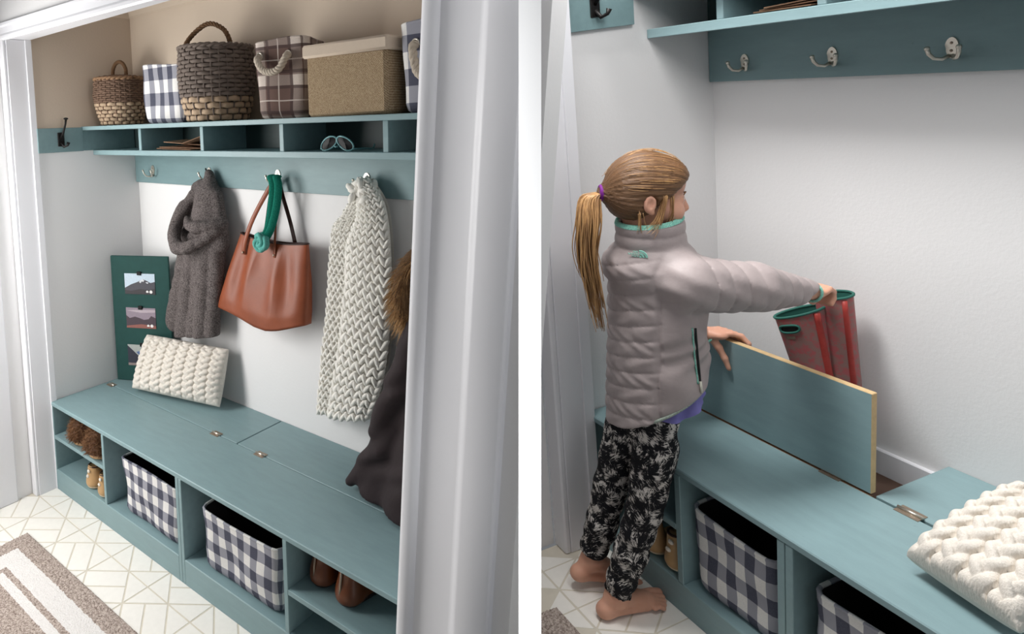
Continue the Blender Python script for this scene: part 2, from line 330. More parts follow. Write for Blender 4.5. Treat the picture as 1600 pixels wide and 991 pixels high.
slab((0.001, -0.574, 1.266), (0.018, -0.332, 1.388)).build('board', m_rail, t)
slab((0.001, -0.332, 1.2675), (0.014, -0.02, 1.3715)).build('board', m_rail, t)
iron_hook(t, -0.455, 1.345)

# ---------------------------------------------------------------- right alcove
K = 1; ZF = -0.484
fl = struct('floor_right', MB().box((-0.02, -1.06, ZF - 0.05), (1.3, -0.002, ZF)), m_grout)
tiles(fl, (0.148, -0.862), (0.080, 0.137), (0.0885, -0.139), range(-8, 9), range(-8, 9), ZF, lambda x, y: 0.0 < x < 0.95 and -1.0 < y < -0.56)
struct('wall_back_right', MB().box((-0.06, 0.0, ZF), (1.45, 0.05, 2.06)), m_wall)
struct('wall_side_right', MB().box((-0.06, -0.60, ZF), (0.0, 0.0, 2.06)), m_wall)
struct('ceiling_right', MB().box((-0.06, -0.62, 2.06), (1.45, 0.05, 2.10)), m_wall)
struct('baseboard_back', MB().box((0.0, -0.014, ZF), (1.4, 0.0, -0.035), 0.003), m_trim)
j = MB().box((-0.03, -0.72, ZF), (0.034, -0.60, 2.06), 0.002).box((0.034, -0.635, ZF), (0.040, -0.595, 2.06), 0.001); struct('trim_jamb_right', j, m_trim)
struct('trim_casing_corner', MB().box((-0.03, -0.742, ZF), (0.034, -0.72, 2.06), 0.005), m_trim)
struct('wall_outer_right', MB().box((-0.05, -0.85, ZF), (-0.032, -0.742, 2.06)), m_wall)
teal_unit(0.0, 0.685, 0.361, [(0.019, 0.361, -0.19)], -0.381, ZF, 'teal bench cabinet behind the girl, one checked bin beside the shoe cubby', open_back=True)
teal_unit(0.6865, 1.30, None, [], -0.381, ZF, 'teal bench cabinet under the large pillow, checked bin cut by frame')
bench_top((0.002, 1.30), 0.676, -0.277, True, 'teal bench top with one lid raised by the girl', [(0.576, True), (0.755, False)])
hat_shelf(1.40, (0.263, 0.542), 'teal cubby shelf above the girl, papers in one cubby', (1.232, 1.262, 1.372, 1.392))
t = thing('hook_rail', (0.0, 0.0, 1.058), 'teal hook rail with three bare nickel hooks above the white wall', 'rail')
slab((0.001, -0.018, 1.058), (1.40, -0.001, 1.232)).build('board', m_rail, t)
for x in (0.133, 0.396, 0.668): hook(t, x, 1.118, -0.018, 0.85)
t = thing('side_rail', (0.0, -0.4, 1.27), 'short teal side rail with black iron hook above the girl', 'rail')
slab((0.001, -0.598, 1.283), (0.018, -0.333, 1.42)).build('board', m_rail, t)
iron_hook(t, -0.485, 1.37)
# the white partition between the two alcoves
CAMW = cam.matrix_world
def camspace(mb):
    for i, V in enumerate(mb.V): mb.V[i] = np.array([CAMW @ Vector((x, -y, -z)) for x, y, z in V])
    return mb
f_ = 1016.47; zf_ = 1.05; zb_ = 1.25; q = []
for z_, sgn in ((zf_, 1), (zb_, 1)): q += [((810.3 - 458.0) / f_ * zf_ + (z_ - zf_) * 0.3643, z_), ((845.7 - 458.0) / f_ * zf_ + (z_ - zf_) * 0.3643, z_)]
part = MB().raw([(q[i][0], y, q[i][1]) for y in (-0.34, 0.95) for i in (0, 1, 3, 2)], [[0, 1, 2, 3], [7, 6, 5, 4], [0, 4, 5, 1], [1, 5, 6, 2], [2, 6, 7, 3], [3, 7, 4, 0]])
o = struct('wall_partition', camspace(part), wallpaint('partition_white', (250, 250, 250), 0.0)); o.matrix_world = Matrix.Identity(4)
# ================================================================ soft-shape engine: smooth unions of simple solids, surfaced on a grid
class SDF:
    def __init__(s, lo, hi, h):
        s.h = h; s.lo = np.array(lo, float); n = [int(math.ceil((b - a) / h)) + 1 for a, b in zip(lo, hi)]
        s.ax = [np.float32(s.lo[i]) + np.arange(n[i], dtype=np.float32) * np.float32(h) for i in range(3)]; s.D = np.full(n, 1.0, np.float32)
    def reg(s, lo, hi):
        sl = tuple(slice(max(0, int((lo[i] - s.lo[i]) / s.h)), max(0, min(len(s.ax[i]), int((hi[i] - s.lo[i]) / s.h) + 2))) for i in range(3))
        return sl, s.ax[0][sl[0]][:, None, None], s.ax[1][sl[1]][None, :, None], s.ax[2][sl[2]][None, None, :]
    def put(s, sl, d, k, cut=False, both=False):
        D = s.D[sl]
        if cut: h = np.clip(0.5 - 0.5 * (D + d) / k, 0, 1); s.D[sl] = D * (1 - h) - d * h + k * h * (1 - h)
        else: h = np.clip(0.5 + 0.5 * (D - d) / k, 0, 1); s.D[sl] = D * (1 - h) + d * h - k * h * (1 - h)
    def cap(s, a, b, ra, rb=None, k=0.01, cut=False, fn=None, sq=None):
        """tapered capsule; sq = (x, y, z) squash factors, fn(t, X, Y, Z) = extra radius"""
        rb = ra if rb is None else rb; a, b = np.array(a, float), np.array(b, float); m = max(ra, rb) * (1.5 if sq else 1.0) + k + 3 * s.h + 0.006
        sl, X, Y, Z = s.reg(np.minimum(a, b) - m, np.maximum(a, b) + m)
        d = b - a; L = float(d @ d) + 1e-12
        t = np.clip(((X - a[0]) * d[0] + (Y - a[1]) * d[1] + (Z - a[2]) * d[2]) / L, 0, 1).astype(np.float32)
        q = sq or (1, 1, 1)
        r = ra + t * (rb - ra)
        if fn is not None: r = r + fn(t, X, Y, Z)
        e = np.sqrt(((X - a[0] - t * d[0]) / q[0]) ** 2 + ((Y - a[1] - t * d[1]) / q[1]) ** 2 + ((Z - a[2] - t * d[2]) / q[2]) ** 2) - r
        s.put(sl, e, k, cut); return s
    def chain(s, pts, r, k=0.01, **kw):
        r = np.broadcast_to(np.asarray(r, float), (len(pts),))
        for i in range(len(pts) - 1): s.cap(pts[i], pts[i + 1], float(r[i]), float(r[i + 1]), k, **kw)
        return s
    def ell(s, c, r, k=0.01, M=None, cut=False, fn=None):
        c, r = np.array(c, float), np.array(r, float); m = r.max() + k + 3 * s.h + 0.006
        sl, X, Y, Z = s.reg(c - m, c + m); P = [X - c[0], Y - c[1], Z - c[2]]
        if M is not None: M = np.asarray(M)[:3, :3]; P = [M[0, i] * P[0] + M[1, i] * P[1] + M[2, i] * P[2] for i in range(3)]
        k0 = np.sqrt((P[0] / r[0]) ** 2 + (P[1] / r[1]) ** 2 + (P[2] / r[2]) ** 2); k1 = np.sqrt((P[0] / r[0] ** 2) ** 2 + (P[1] / r[1] ** 2) ** 2 + (P[2] / r[2] ** 2) ** 2) + 1e-9
        d = k0 * (k0 - 1) / k1
        if fn is not None: d = d - fn(X, Y, Z)
        s.put(sl, d.astype(np.float32), k, cut); return s
    def half(s, n, c, k=0.004):
        """cut away everything where n.p > c"""
        sl, X, Y, Z = s.reg(s.lo, s.lo + 99); s.put(sl, (-(n[0] * X + n[1] * Y + n[2] * Z - c)).astype(np.float32), k, True); return s
    def add(s, fn):
        sl, X, Y, Z = s.reg(s.lo, s.lo + 99); s.D += fn(X, Y, Z).astype(np.float32); return s
    def mesh(s, smooth=1):
        D = s.D; S = D < 0; n = D.shape
        cnt = np.zeros([q - 1 for q in n], np.int8)
        for i in (0, 1):
            for j in (0, 1):
                for k in (0, 1): cnt += S[i:n[0] - 1 + i, j:n[1] - 1 + j, k:n[2] - 1 + k]
        act = (cnt > 0) & (cnt < 8); C = np.argwhere(act); ids = np.full(act.shape, -1, np.int64); ids[act] = np.arange(len(C))
        acc = np.zeros((len(C), 3)); w = np.zeros(len(C)); corner = [(i, j, k) for i in (0, 1) for j in (0, 1) for k in (0, 1)]
        val = {c: D[C[:, 0] + c[0], C[:, 1] + c[1], C[:, 2] + c[2]].astype(float) for c in corner}
        for c in corner:
            for a in range(3):
                if c[a] == 0:
                    e = list(c); e[a] = 1; v0, v1 = val[c], val[tuple(e)]; x = (v0 < 0) != (v1 < 0); t = np.where(x, v0 / np.where(x, v0 - v1, 1), 0)
                    p = np.tile(np.array(c, float), (len(C), 1)); p[:, a] = t; acc += p * x[:, None]; w += x
        V = (C + acc / w[:, None]) * s.h + s.lo; F = []
        for a in range(3):
            b, c = (a + 1) % 3, (a + 2) % 3
            s0 = [slice(None)] * 3; s1 = [slice(None)] * 3; s0[a] = slice(0, n[a] - 1); s1[a] = slice(1, n[a])
            E = np.argwhere(S[tuple(s0)] != S[tuple(s1)]); E = E[(E[:, b] > 0) & (E[:, c] > 0) & (E[:, b] < n[b] - 1) & (E[:, c] < n[c] - 1)]
            if not len(E): continue
            q = []
            for db, dc in ((1, 1), (0, 1), (0, 0), (1, 0)):
                e = E.copy(); e[:, b] -= db; e[:, c] -= dc; q.append(ids[e[:, 0], e[:, 1], e[:, 2]])
            q = np.stack(q, 1); fl = ~S[E[:, 0], E[:, 1], E[:, 2]]; q[fl] = q[fl][:, ::-1]; F.append(q)
        F = np.vstack(F); F = F[(F >= 0).all(1)]
        for _ in range(smooth):
            A = np.zeros_like(V); c_ = np.zeros(len(V))
            for i in range(4):
                np.add.at(A, F[:, i], V[F[:, (i + 1) % 4]]); np.add.at(c_, F[:, i], 1)
            V = 0.5 * V + 0.5 * A / np.maximum(c_, 1)[:, None]
        return V, F
def soft(name, sdf, mat, parent, smooth=1, post=None, label=None, kind=None):
    V, F = sdf.mesh(smooth)
    if post is not None: V = post(V)
    b = MB(); b.V.append(V); b.F = F.tolist(); b.I = [0] * len(F); b.nv = len(V)
    return b.build(name, mat, parent, True, kind, label, fix=False)
def rr(n, hw, hd, cr):
    """a rounded rectangle of n points, half-width hw, half-depth hd"""
    P = []
    for q, (sx, sy) in enumerate(((1, 1), (-1, 1), (-1, -1), (1, -1))):
        for i in range(n // 4):
            a = math.pi / 2 * (q + i / (n // 4 - 1)); P.append((sx * (hw - cr) + cr * math.cos(a), sy * (hd - cr) + cr * math.sin(a)))
    return np.array(P)
def resample(P, n):
    P = np.vstack([P, P[:1]]); d = np.r_[0, np.cumsum(np.linalg.norm(np.diff(P, axis=0), axis=1))]; t = np.linspace(0, d[-1], n, endpoint=False)
    return np.stack([np.interp(t, d, P[:, i]) for i in (0, 1)], 1)
def spline(pts, n):
    """Catmull-Rom through pts"""
    P = np.asarray(pts, float); P = np.vstack([2 * P[0] - P[1], P, 2 * P[-1] - P[-2]]); out = []
    for t in np.linspace(0, len(P) - 3 - 1e-6, n):
        i = int(t); u = t - i; a, b, c, d = P[i:i + 4]; out.append(0.5 * (2 * b + (c - a) * u + (2 * a - 5 * b + 4 * c - d) * u * u + (3 * b - a - 3 * c + d) * u ** 3))
    return np.array(out)
def rope(pts, r, n=60, turns=14, strands=3):
    P = spline(pts, n); T = np.gradient(P, axis=0); T /= np.linalg.norm(T, axis=1)[:, None]; b = MB()
    ref = np.array([0.3, 0.9, 0.2]); u = np.cross(T, ref); u /= np.linalg.norm(u, axis=1)[:, None]; w = np.cross(T, u); t = np.linspace(0, 2 * math.pi * turns, n)
    for q in range(strands):
        a = t + q * 2 * math.pi / strands; b.tube(P + r * 0.5 * (np.cos(a)[:, None] * u + np.sin(a)[:, None] * w), r * 0.56, 6)
    return b

# ---------------------------------------------------------------- fabrics and other materials
G_NAVY, G_MID, G_WHITE = lin(66, 68, 84), lin(146, 147, 158), lin(242, 240, 236)
m_lining = plain('bin_lining', (44, 40, 40), 0.9); m_rope = plain('cotton_rope', (196, 184, 168), 0.9, var=0.2, scale=80)
m_jute = plain('jute_rope', (112, 84, 60), 0.9, var=0.3, scale=90)
def wick(name, rgb, var=0.45): return plain(name, rgb, 0.75, var=var, scale=34, bump=0.001, bscale=160)
m_wk_grey = wick('grey_wicker', (116, 104, 96)); m_wk_tan = wick('tan_wicker', (184, 160, 134)); m_wk_brown = wick('brown_wicker', (120, 96, 80)); m_wk_rim = wick('rim_wicker', (150, 118, 90))
def bin_(base, w, d, h, mat, label, group, flare=0.012, sag=0.008, seed=0, yaw=0.0, inner=None, handle=None, binding=None, gap_top=0.0):
    """open fabric bin, base = middle of its bottom"""
    t = thing('fabric_bin', base, label, 'bin', group); bx, by, bz = base; n = 56; rg = np.random.default_rng(seed); ph = rg.uniform(0, 6, 6)
    def ring(z, off, wob=1.0):
        f = z / h; P = resample(rr(48, w / 2 + flare * f + off, d / 2 + flare * f + off, 0.030 + 0.012 * (1 - f)), n); a = np.arange(n) * 2 * math.pi / n
        dr = sag * wob * (np.sin(3 * a + ph[0] + 3 * f) * 0.6 + np.sin(5 * a + ph[1] - 4 * f) * 0.4) * math.sin(math.pi * min(1, f * 1.1 + 0.06)) - 0.012 * max(0, 0.1 - f) * 10 * 0.9
        L = np.linalg.norm(P, axis=1)[:, None]; P = P * (1 + dr[:, None] / L); zz = z + 0.006 * np.sin(2 * a + ph[2]) * f
        return np.stack([P[:, 0], P[:, 1], zz], 1)
    M = rotz(yaw)
    def mk(rows): return xf(M, np.array(rows).reshape(-1, 3)).reshape(len(rows), n, 3) + np.array(base)
    b = MB(); b.grid(mk([ring(0.0, -0.006)] + [ring(z, 0) for z in np.linspace(0.008, h, 14)]), cv=True); P0 = mk([ring(0.0, -0.006)])[0]; b.raw(P0, [list(range(n))]); b.build('fabric_shell', mat, t, True)
    b = MB(); b.grid(mk([ring(z, -0.006) for z in np.linspace(h, 0.01, 10)]), cv=True, caps=False); b.raw(mk([ring(0.01, -0.006)])[0], [list(range(n))]); b.build('lining', inner or m_lining, t, True)
    rim = mk([ring(h, -0.003)])[0]; MB().tube(rim, 0.0055, 6, closed=True).build('binding', binding or mat, t, True)
    if handle:
        for (hx, hz, hw, drop) in handle:
            y = by - d / 2 - flare * hz / h - 0.008; x = bx + hx
            HR = lambda L: [tuple(xf(M, np.array([[a - bx, b_ - by, c]]))[0] * np.array([1, 1, 1]) + np.array([bx, by, 0])) for a, b_, c in L]
            rope(HR([(x - hw, y + 0.012, bz + hz), (x - hw, y - 0.012, bz + hz - 0.012), (x - hw * 0.6, y - 0.02, bz + hz - drop * 0.8), (x, y - 0.022, bz + hz - drop), (x + hw * 0.6, y - 0.02, bz + hz - drop * 0.8), (x + hw, y - 0.012, bz + hz - 0.008), (x + hw, y + 0.012, bz + hz)]), 0.014, 60, 7).build('rope_handle', m_rope, t, True)
            for q in (-1, 1): MB().tube(HR([(x + q * hw + 0.012 * math.cos(a), y + 0.004, bz + hz + 0.004 + 0.012 * math.sin(a)) for a in np.linspace(0, 2 * math.pi, 12, endpoint=False)]), 0.0028, 6, closed=True).build('grommet', m_nickel, t, True)
    return t
def wicker(base, prof, bands, stakes, label, rim_r, handle=None, lid=False):
    """woven basket: prof(z) radius; bands = [(z0, z1, rows, material)]"""
    t = thing('wicker_basket', base, label, 'basket'); c = np.array(base); m = stakes * 4; a = np.arange(m) * 2 * math.pi / m; k = 0
    MB().lathe(c, [(0.001, 0.003)] + [(prof(z) - 0.007, z) for z in np.linspace(0.003, bands[-1][1], 10)], 32).build('liner', plain('basket_inside', (48, 38, 32), 0.9), t, True)
    for z0, z1, rows, mat in bands:
        b = MB(); dz = (z1 - z0) / rows
        for i in range(rows):
            z = z0 + (i + 0.5) * dz; r = prof(z) + 0.0055 * np.cos(stakes * a + math.pi * (k % 2)) + RNG.normal(0, 0.0006, m); k += 1
            zz = z + RNG.normal(0, dz * 0.06, m)
            b.tube(np.stack([r * np.cos(a), r * np.sin(a), zz], 1) + c, 0.0042, 6, closed=True, flat=dz * 0.50 / 0.0042, up=(0, 0, 1))
        b.build('woven_strands', mat, t, True, 'stuff')
    b = MB()
    for i in range(stakes * 2):
        an = math.pi * i / stakes; P = [[prof(z) * math.cos(an), prof(z) * math.sin(an), z] for z in np.linspace(0.0, bands[-1][1], 8)]; b.tube(np.array(P) + c, 0.0038, 5)
    b.build('stakes', bands[-1][3], t, True, 'stuff')
    H = bands[-1][1]; b = MB(); q = np.linspace(0, 2 * math.pi, 80, endpoint=False)
    for s in (0, math.pi): b.tube(np.stack([(rim_r + 0.006 * np.cos(16 * q + s)) * np.cos(q), (rim_r + 0.006 * np.cos(16 * q + s)) * np.sin(q), H + 0.004 + 0.005 * np.sin(16 * q + s)], 1) + c, 0.0068, 6, closed=True)
    b.build('rim', m_wk_rim if lid else bands[-1][3], t, True)
    if lid:
        b = MB()
        for i in range(7):
            r = (rim_r - 0.004) * (1 - i / 7.5); b.tube(np.stack([r * np.cos(q), r * np.sin(q), np.full(80, H + 0.006 + 0.012 * (i / 7) ** 0.6) + 0.002 * np.cos(12 * q + math.pi * i)], 1) + c, 0.009, 6, closed=True)
        b.build('lid', m_wk_brown, t, True)
    if handle: rope([c + np.array(p) for p in handle[0]], handle[1], 70, 9).build('handle', m_jute, t, True)
    return t

# ================================================================ left alcove: things on the shelf
K = 0; ZS = 1.392
def pf1(z): return 0.118 + 0.045 * math.sin(min(1.0, z / 0.16) * math.pi / 2) - 0.010 * max(0, z - 0.16) / 0.08
wicker((0.150, -0.178, ZS), lambda z: pf1(z) * 0.80, [(0.004, 0.115, 6, m_wk_tan), (0.115, 0.232, 11, m_wk_brown)], 16, 'small round brown wicker basket with lid and arched handle in the corner', 0.124,
       ([(-0.062, 0.0, 0.25), (-0.06, 0, 0.285), (-0.035, 0, 0.315), (0.0, 0, 0.325), (0.035, 0, 0.315), (0.06, 0, 0.285), (0.062, 0.0, 0.25)], 0.010), True)
def pf3(z): return 0.172 + 0.05 * math.sin(min(1, z / 0.2) * math.pi / 2) - 0.012 * max(0, z - 0.2) / 0.14
wicker((0.915, -0.172, ZS), lambda z: pf3(z) * 0.735, [(0.004, 0.105, 4, m_wk_tan), (0.105, 0.312, 12, m_wk_grey)], 15, 'large two-tone wicker basket, grey over tan, with tall rope handle', 0.157,
       ([(-0.085, -0.115, 0.25), (-0.085, -0.10, 0.325), (-0.065, -0.06, 0.385), (0.0, -0.03, 0.42), (0.07, -0.01, 0.39), (0.098, 0.0, 0.335), (0.10, 0.0, 0.29)], 0.011))
m_g1 = gingham('navy_check_small', 0.064, G_NAVY, G_MID, G_WHITE, 0.006, (0.1, 0.3), pv=0.115); m_g2 = gingham('navy_check', 0.072, G_NAVY, G_MID, G_WHITE, 0.012, pv=0.085); m_g3 = gingham('navy_check_wide', 0.105, G_NAVY, G_MID, G_WHITE, 0.004, (0.62, 0.2))
m_plaid = gingham('brown_plaid', 0.15, lin(118, 96, 88), lin(70, 58, 60), lin(226, 214, 204), 0.006, (0.50, 0.18), True)
bin_((0.632, -0.172, ZS), 0.27, 0.20, 0.262, m_g1, 'navy and white checked fabric bin between the two wicker baskets', 'checked fabric bins', 0.004, 0.008, 1, yaw=0.10)
bin_((1.375, -0.178, ZS), 0.225, 0.19, 0.292, m_plaid, 'brown plaid fabric bin with rope handle beside the lidded box', 'fabric bins on the shelf', 0.004, 0.006, 2, handle=[(-0.022, 0.235, 0.062, 0.062)], yaw=0.26)
bin_((2.05, -0.172, ZS), 0.19, 0.25, 0.28, m_g3, 'checked fabric bin with rope handle, half hidden by the door casing', 'checked fabric bins', 0.004, 0.004, 3, handle=[(0.012, 0.21, 0.045, 0.10)])
t = thing('storage_box', (1.745, -0.175, ZS), 'tan burlap storage box with pale cloth lid', 'box')
s_ = N('burlap', 0.95, 0, 0.1); wv = s_.n('TexWave', {'Vector': s_.n('Mapping', {'Vector': s_.tc.outputs['Object'], 'Rotation': (0, 0.7, 0)}).outputs[0], 'Scale': 60, 'Distortion': 6, 'Detail': 3, 'Detail Scale': 6}, wave_type='BANDS').outputs[1]
s_.color(s_.mix(wv, lin(138, 114, 88), lin(196, 176, 146))); s_.bump(wv, 0.002, 0.6)
b = MB().box((1.572, -0.318, ZS), (1.918, -0.03, ZS + 0.214), 0.012); b.build('box_body', s_.m, t, 'auto')
MB().box((1.562, -0.328, ZS + 0.204), (1.930, -0.020, ZS + 0.250), 0.008).build('box_lid', plain('linen_lid', (206, 190, 172), 0.9, var=0.06, scale=200, bump=0.0006, bscale=500), t, 'auto')
t = thing('folded_papers', (0.70, -0.20, 1.268), 'folded brown kraft papers lying in a shelf cubby', 'papers'); m_kraft = plain('kraft_paper', (150, 116, 92), 0.8, var=0.25, scale=30)
for i, (x0, x1, y, z, a) in enumerate(((0.54, 0.80, -0.235, 0.0, 0.02), (0.56, 0.83, -0.225, 0.006, 0.03), (0.60, 0.82, -0.23, 0.015, 0.09), (0.72, 0.85, -0.24, 0.02, -0.35))):
    M = np.array(Matrix.Translation(((x0 + x1) / 2, y + 0.08, 1.271 + z + (0.012 if i > 1 else 0))) @ Matrix.Rotation(a, 4, 'Y') @ Matrix.Rotation(0.15 * i, 4, 'Z'))
    MB().box((-(x1 - x0) / 2, -0.09, 0), ((x1 - x0) / 2, 0.09, 0.0035), 0.0008, M=M).build('sheet', m_kraft, t)
t = thing('sunglasses', (1.63, -0.22, 1.267), 'pale teal sunglasses lying upside down in the cubby', 'sunglasses'); m_gl = plain('teal_frame', (120, 168, 172), 0.3); m_lens = plain('dark_lens', (16, 18, 20), 0.35, spec=0.1)
for cx, tilt, q in ((1.588, 0.35, -1), (1.664, -0.12, 1)):
    P = [(cx + 0.036 * math.cos(a) + q * 0.010 * math.sin(a) * -1, -0.225 + 0.006 * abs(math.cos(a)), 1.295 + 0.025 * math.sin(a) + q * -0.006 * math.cos(a)) for a in np.linspace(0, 2 * math.pi, 28, endpoint=False)]
    MB().tube(P, 0.0032, 8, closed=True).build('rim', m_gl, t, True)
    A = np.array(P); MB().raw(np.vstack([A, A.mean(0)]), [[i, (i + 1) % 28, 28] for i in range(28)]).build('lens', m_lens, t)
    x = cx + q * 0.038; MB().tube(spline([(x, -0.222, 1.275), (x - q * 0.002, -0.15, 1.274), (x - q * 0.012, -0.09, 1.272), (x - q * 0.018, -0.07, 1.286)], 14), 0.003, 6).build('temple', m_gl, t, True)
MB().tube([(1.618, -0.224, 1.287), (1.626, -0.228, 1.282), (1.634, -0.224, 1.286)], 0.0038, 8).build('bridge', m_gl, t, True)

# ================================================================ left alcove: hanging things
def fleece(name, a, b_, sc=260):
    s = N(name, 0.95, 0, 0.05); n1 = s.noise(sc, 3, 0.7); s.color(s.mix(s.ramp(n1, 0.35, 0.65), lin(*a), lin(*b_))); s.bump(n1, 0.003, 0.7); return s.m
m_grey = fleece('charcoal_fleece', (64, 58, 58), (122, 114, 112), 170)
S = SDF((0.26, -0.32, 0.22), (0.92, -0.015, 1.2), 0.0068)
fold = lambda f, a, p=0.0: (lambda t, X, Y, Z: a * np.sin(f * X + 9 * Z + p))
S.cap((0.690, -0.055, 1.14), (0.70, -0.07, 1.02), 0.026, 0.075, 0.02, sq=(1, 0.8, 1)); S.cap((0.70, -0.075, 1.03), (0.70, -0.09, 0.90), 0.078, 0.10, 0.02, sq=(1, 0.7, 1)); S.cap((0.76, -0.075, 1.05), (0.795, -0.085, 0.82), 0.030, 0.045, 0.012, sq=(1, 0.9, 1))
S.cap((0.62, -0.055, 1.04), (0.565, -0.06, 0.84), 0.075, 0.10, 0.015, sq=(1, 0.42, 1))
for (xa, za, xb, zb_, r0, r1, y_) in ((0.535, 0.83, 0.405, 0.375, 0.046, 0.062, -0.085), (0.605, 0.82, 0.485, 0.325, 0.050, 0.056, -0.10), (0.675, 0.83, 0.570, 0.310, 0.052, 0.052, -0.095), (0.725, 0.85, 0.635, 0.315, 0.050, 0.048, -0.115), (0.775, 0.86, 0.695, 0.345, 0.046, 0.046, -0.095)):
    S.cap((xa, y_ + 0.005, za), (xb, y_, zb_), r0, r1, 0.007, sq=(1, 0.85, 1), fn=fold(30, 0.003, xa * 20))
S.cap((0.66, -0.06, 0.82), (0.55, -0.06, 0.36), 0.12, 0.12, 0.01, sq=(1, 0.4, 1))
S.chain(spline([(0.665, -0.06, 1.10), (0.61, -0.085, 1.05), (0.555, -0.115, 0.975), (0.525, -0.140, 0.905), (0.555, -0.180, 0.835), (0.61, -0.200, 0.795), (0.71, -0.180, 0.820), (0.80, -0.115, 0.885)], 20), [0.022] * 5 + [0.030] * 11 + [0.026] * 4, 0.012)
S.chain(spline([(0.815, -0.09, 0.915), (0.75, -0.15, 0.905), (0.67, -0.165, 0.90), (0.62, -0.150, 0.935)], 8), [0.028] * 5 + [0.024, 0.018, 0.012], 0.010)
S.add(lambda X, Y, Z: -0.0022 * np.sin(70 * X + 25 * Z + 4 * np.sin(11 * Z))); S.half((0.19, 0, -1), 0.19 * 0.43 - 0.300, 0.008)
t = thing('fleece_jacket', (0.648, -0.05, 1.13), 'charcoal grey fleece jacket with big cowl hood, hanging left of the tote', 'jacket')
soft('jacket_body', S, m_grey, t, 1); MB().tube([(0.660, -0.045, 1.15), (0.665, -0.055, 1.168), (0.68, -0.06, 1.15)], 0.004, 6).build('hanging_loop', m_iron, t, True)
# leather tote
s_ = N('brown_leather', 0.42, 0, 0.4); s_.color(s_.mix(s_.noise(12, 4), lin(118, 58, 34), lin(156, 82, 50))); s_.bump(s_.noise(160, 3), 0.0008, 0.5); m_lea = s_.m; m_lead = plain('dark_leather_edge', (52, 30, 24), 0.5)
t = thing('leather_tote', (1.15, -0.07, 0.66), 'brown leather tote bag hanging from the third hook', 'bag'); n = 72; rows = []
for i, v in enumerate(np.linspace(0, 1, 30)):
    xl = np.interp(v, [0, 0.5, 1], [0.925, 0.835, 0.752]); xr = np.interp(v, [0, 0.5, 1], [1.335, 1.338, 1.325]); zl = np.interp(v, [0, 1], [0.882, 0.515]); zr = np.interp(v, [0, 1], [0.872, 0.545])
    th = np.interp(v, [0, 0.5, 0.85, 1], [0.018, 0.042, 0.056, 0.050]); a = np.arange(n) * 2 * math.pi / n; ca, sa = np.cos(a), np.sin(a)
    u = (np.sign(ca) * np.abs(ca) ** 0.55 + 1) / 2; yy = np.sign(sa) * np.abs(sa) ** 0.6 * th
    fr = np.clip(-sa, 0, 1); dsp = 0.026 * fr * math.sin(math.pi * min(1, v * 1.05)) * (np.cos((u - 0.30 - 0.10 * v) * 20) * np.exp(-((u - 0.45) / 0.34) ** 2)) + 0.018 * fr * np.exp(-(((u - 0.62 + 0.05 * v) / 0.05) ** 2)) * v * v
    x = xl + u * (xr - xl); z = zl + u * (zr - zl) - 0.065 * v * np.exp(-((u - 0.62) / 0.34) ** 2) + (-0.018 * np.sin(math.pi * u) * (1 - v) ** 3)
    rows.append(np.stack([x, -0.072 + yy - dsp, z], 1))
c = rows[-1].mean(0); last = [rows[-1] * (1 - k) + c * k + np.array([0, 0, -0.012 * k ** 0.5]) for k in (0.25, 0.6, 0.95)]
MB().grid(np.array(rows + last), cv=True).raw(last[-1], [list(range(n))]).build('bag_body', m_lea, t, True)
ins = [rows[k] * np.array([1, 0.0, 1]) * 0.985 + rows[k].mean(0) * np.array([1, 0, 1]) * 0.015 + (rows[k] * 0.6 + rows[k].mean(0) * 0.4) * np.array([0, 1.0, 0]) for k in (0, 2, 4)]; MB().grid(np.array(ins), cv=True).raw(ins[-1], [list(range(n))]).build('bag_lining', m_lead, t, True)
MB().tube(rows[0], 0.0035, 6, closed=True).build('top_edge', m_lead, t, True)
for pts, w in (([(0.966, -0.10, 0.79), (0.975, -0.103, 0.84), (1.02, -0.09, 0.95), (1.085, -0.07, 1.06), (1.125, -0.055, 1.12), (1.145, -0.05, 1.128), (1.155, -0.06, 1.10), (1.163, -0.08, 1.0), (1.165, -0.098, 0.87), (1.165, -0.105, 0.80)], 0.011),
               ([(1.05, -0.045, 0.87), (1.07, -0.045, 0.95), (1.10, -0.048, 1.06), (1.128, -0.05, 1.118), (1.15, -0.046, 1.125), (1.175, -0.046, 1.05), (1.21, -0.045, 0.95), (1.235, -0.045, 0.86)], 0.011)):
    P = spline(pts, 40); MB().tube(P, 0.0028, 8, flat=w / 0.0028, up=(1, 0.2, 0.1)).build('strap', [m_lea, m_lead][len(pts) == 8], t, True)
for x, z in ((0.966, 0.80), (1.165, 0.81)): MB().ball((x, -0.108, z), (0.006, 0.004, 0.006), 8, 6).build('rivet', m_bronze, t, True)
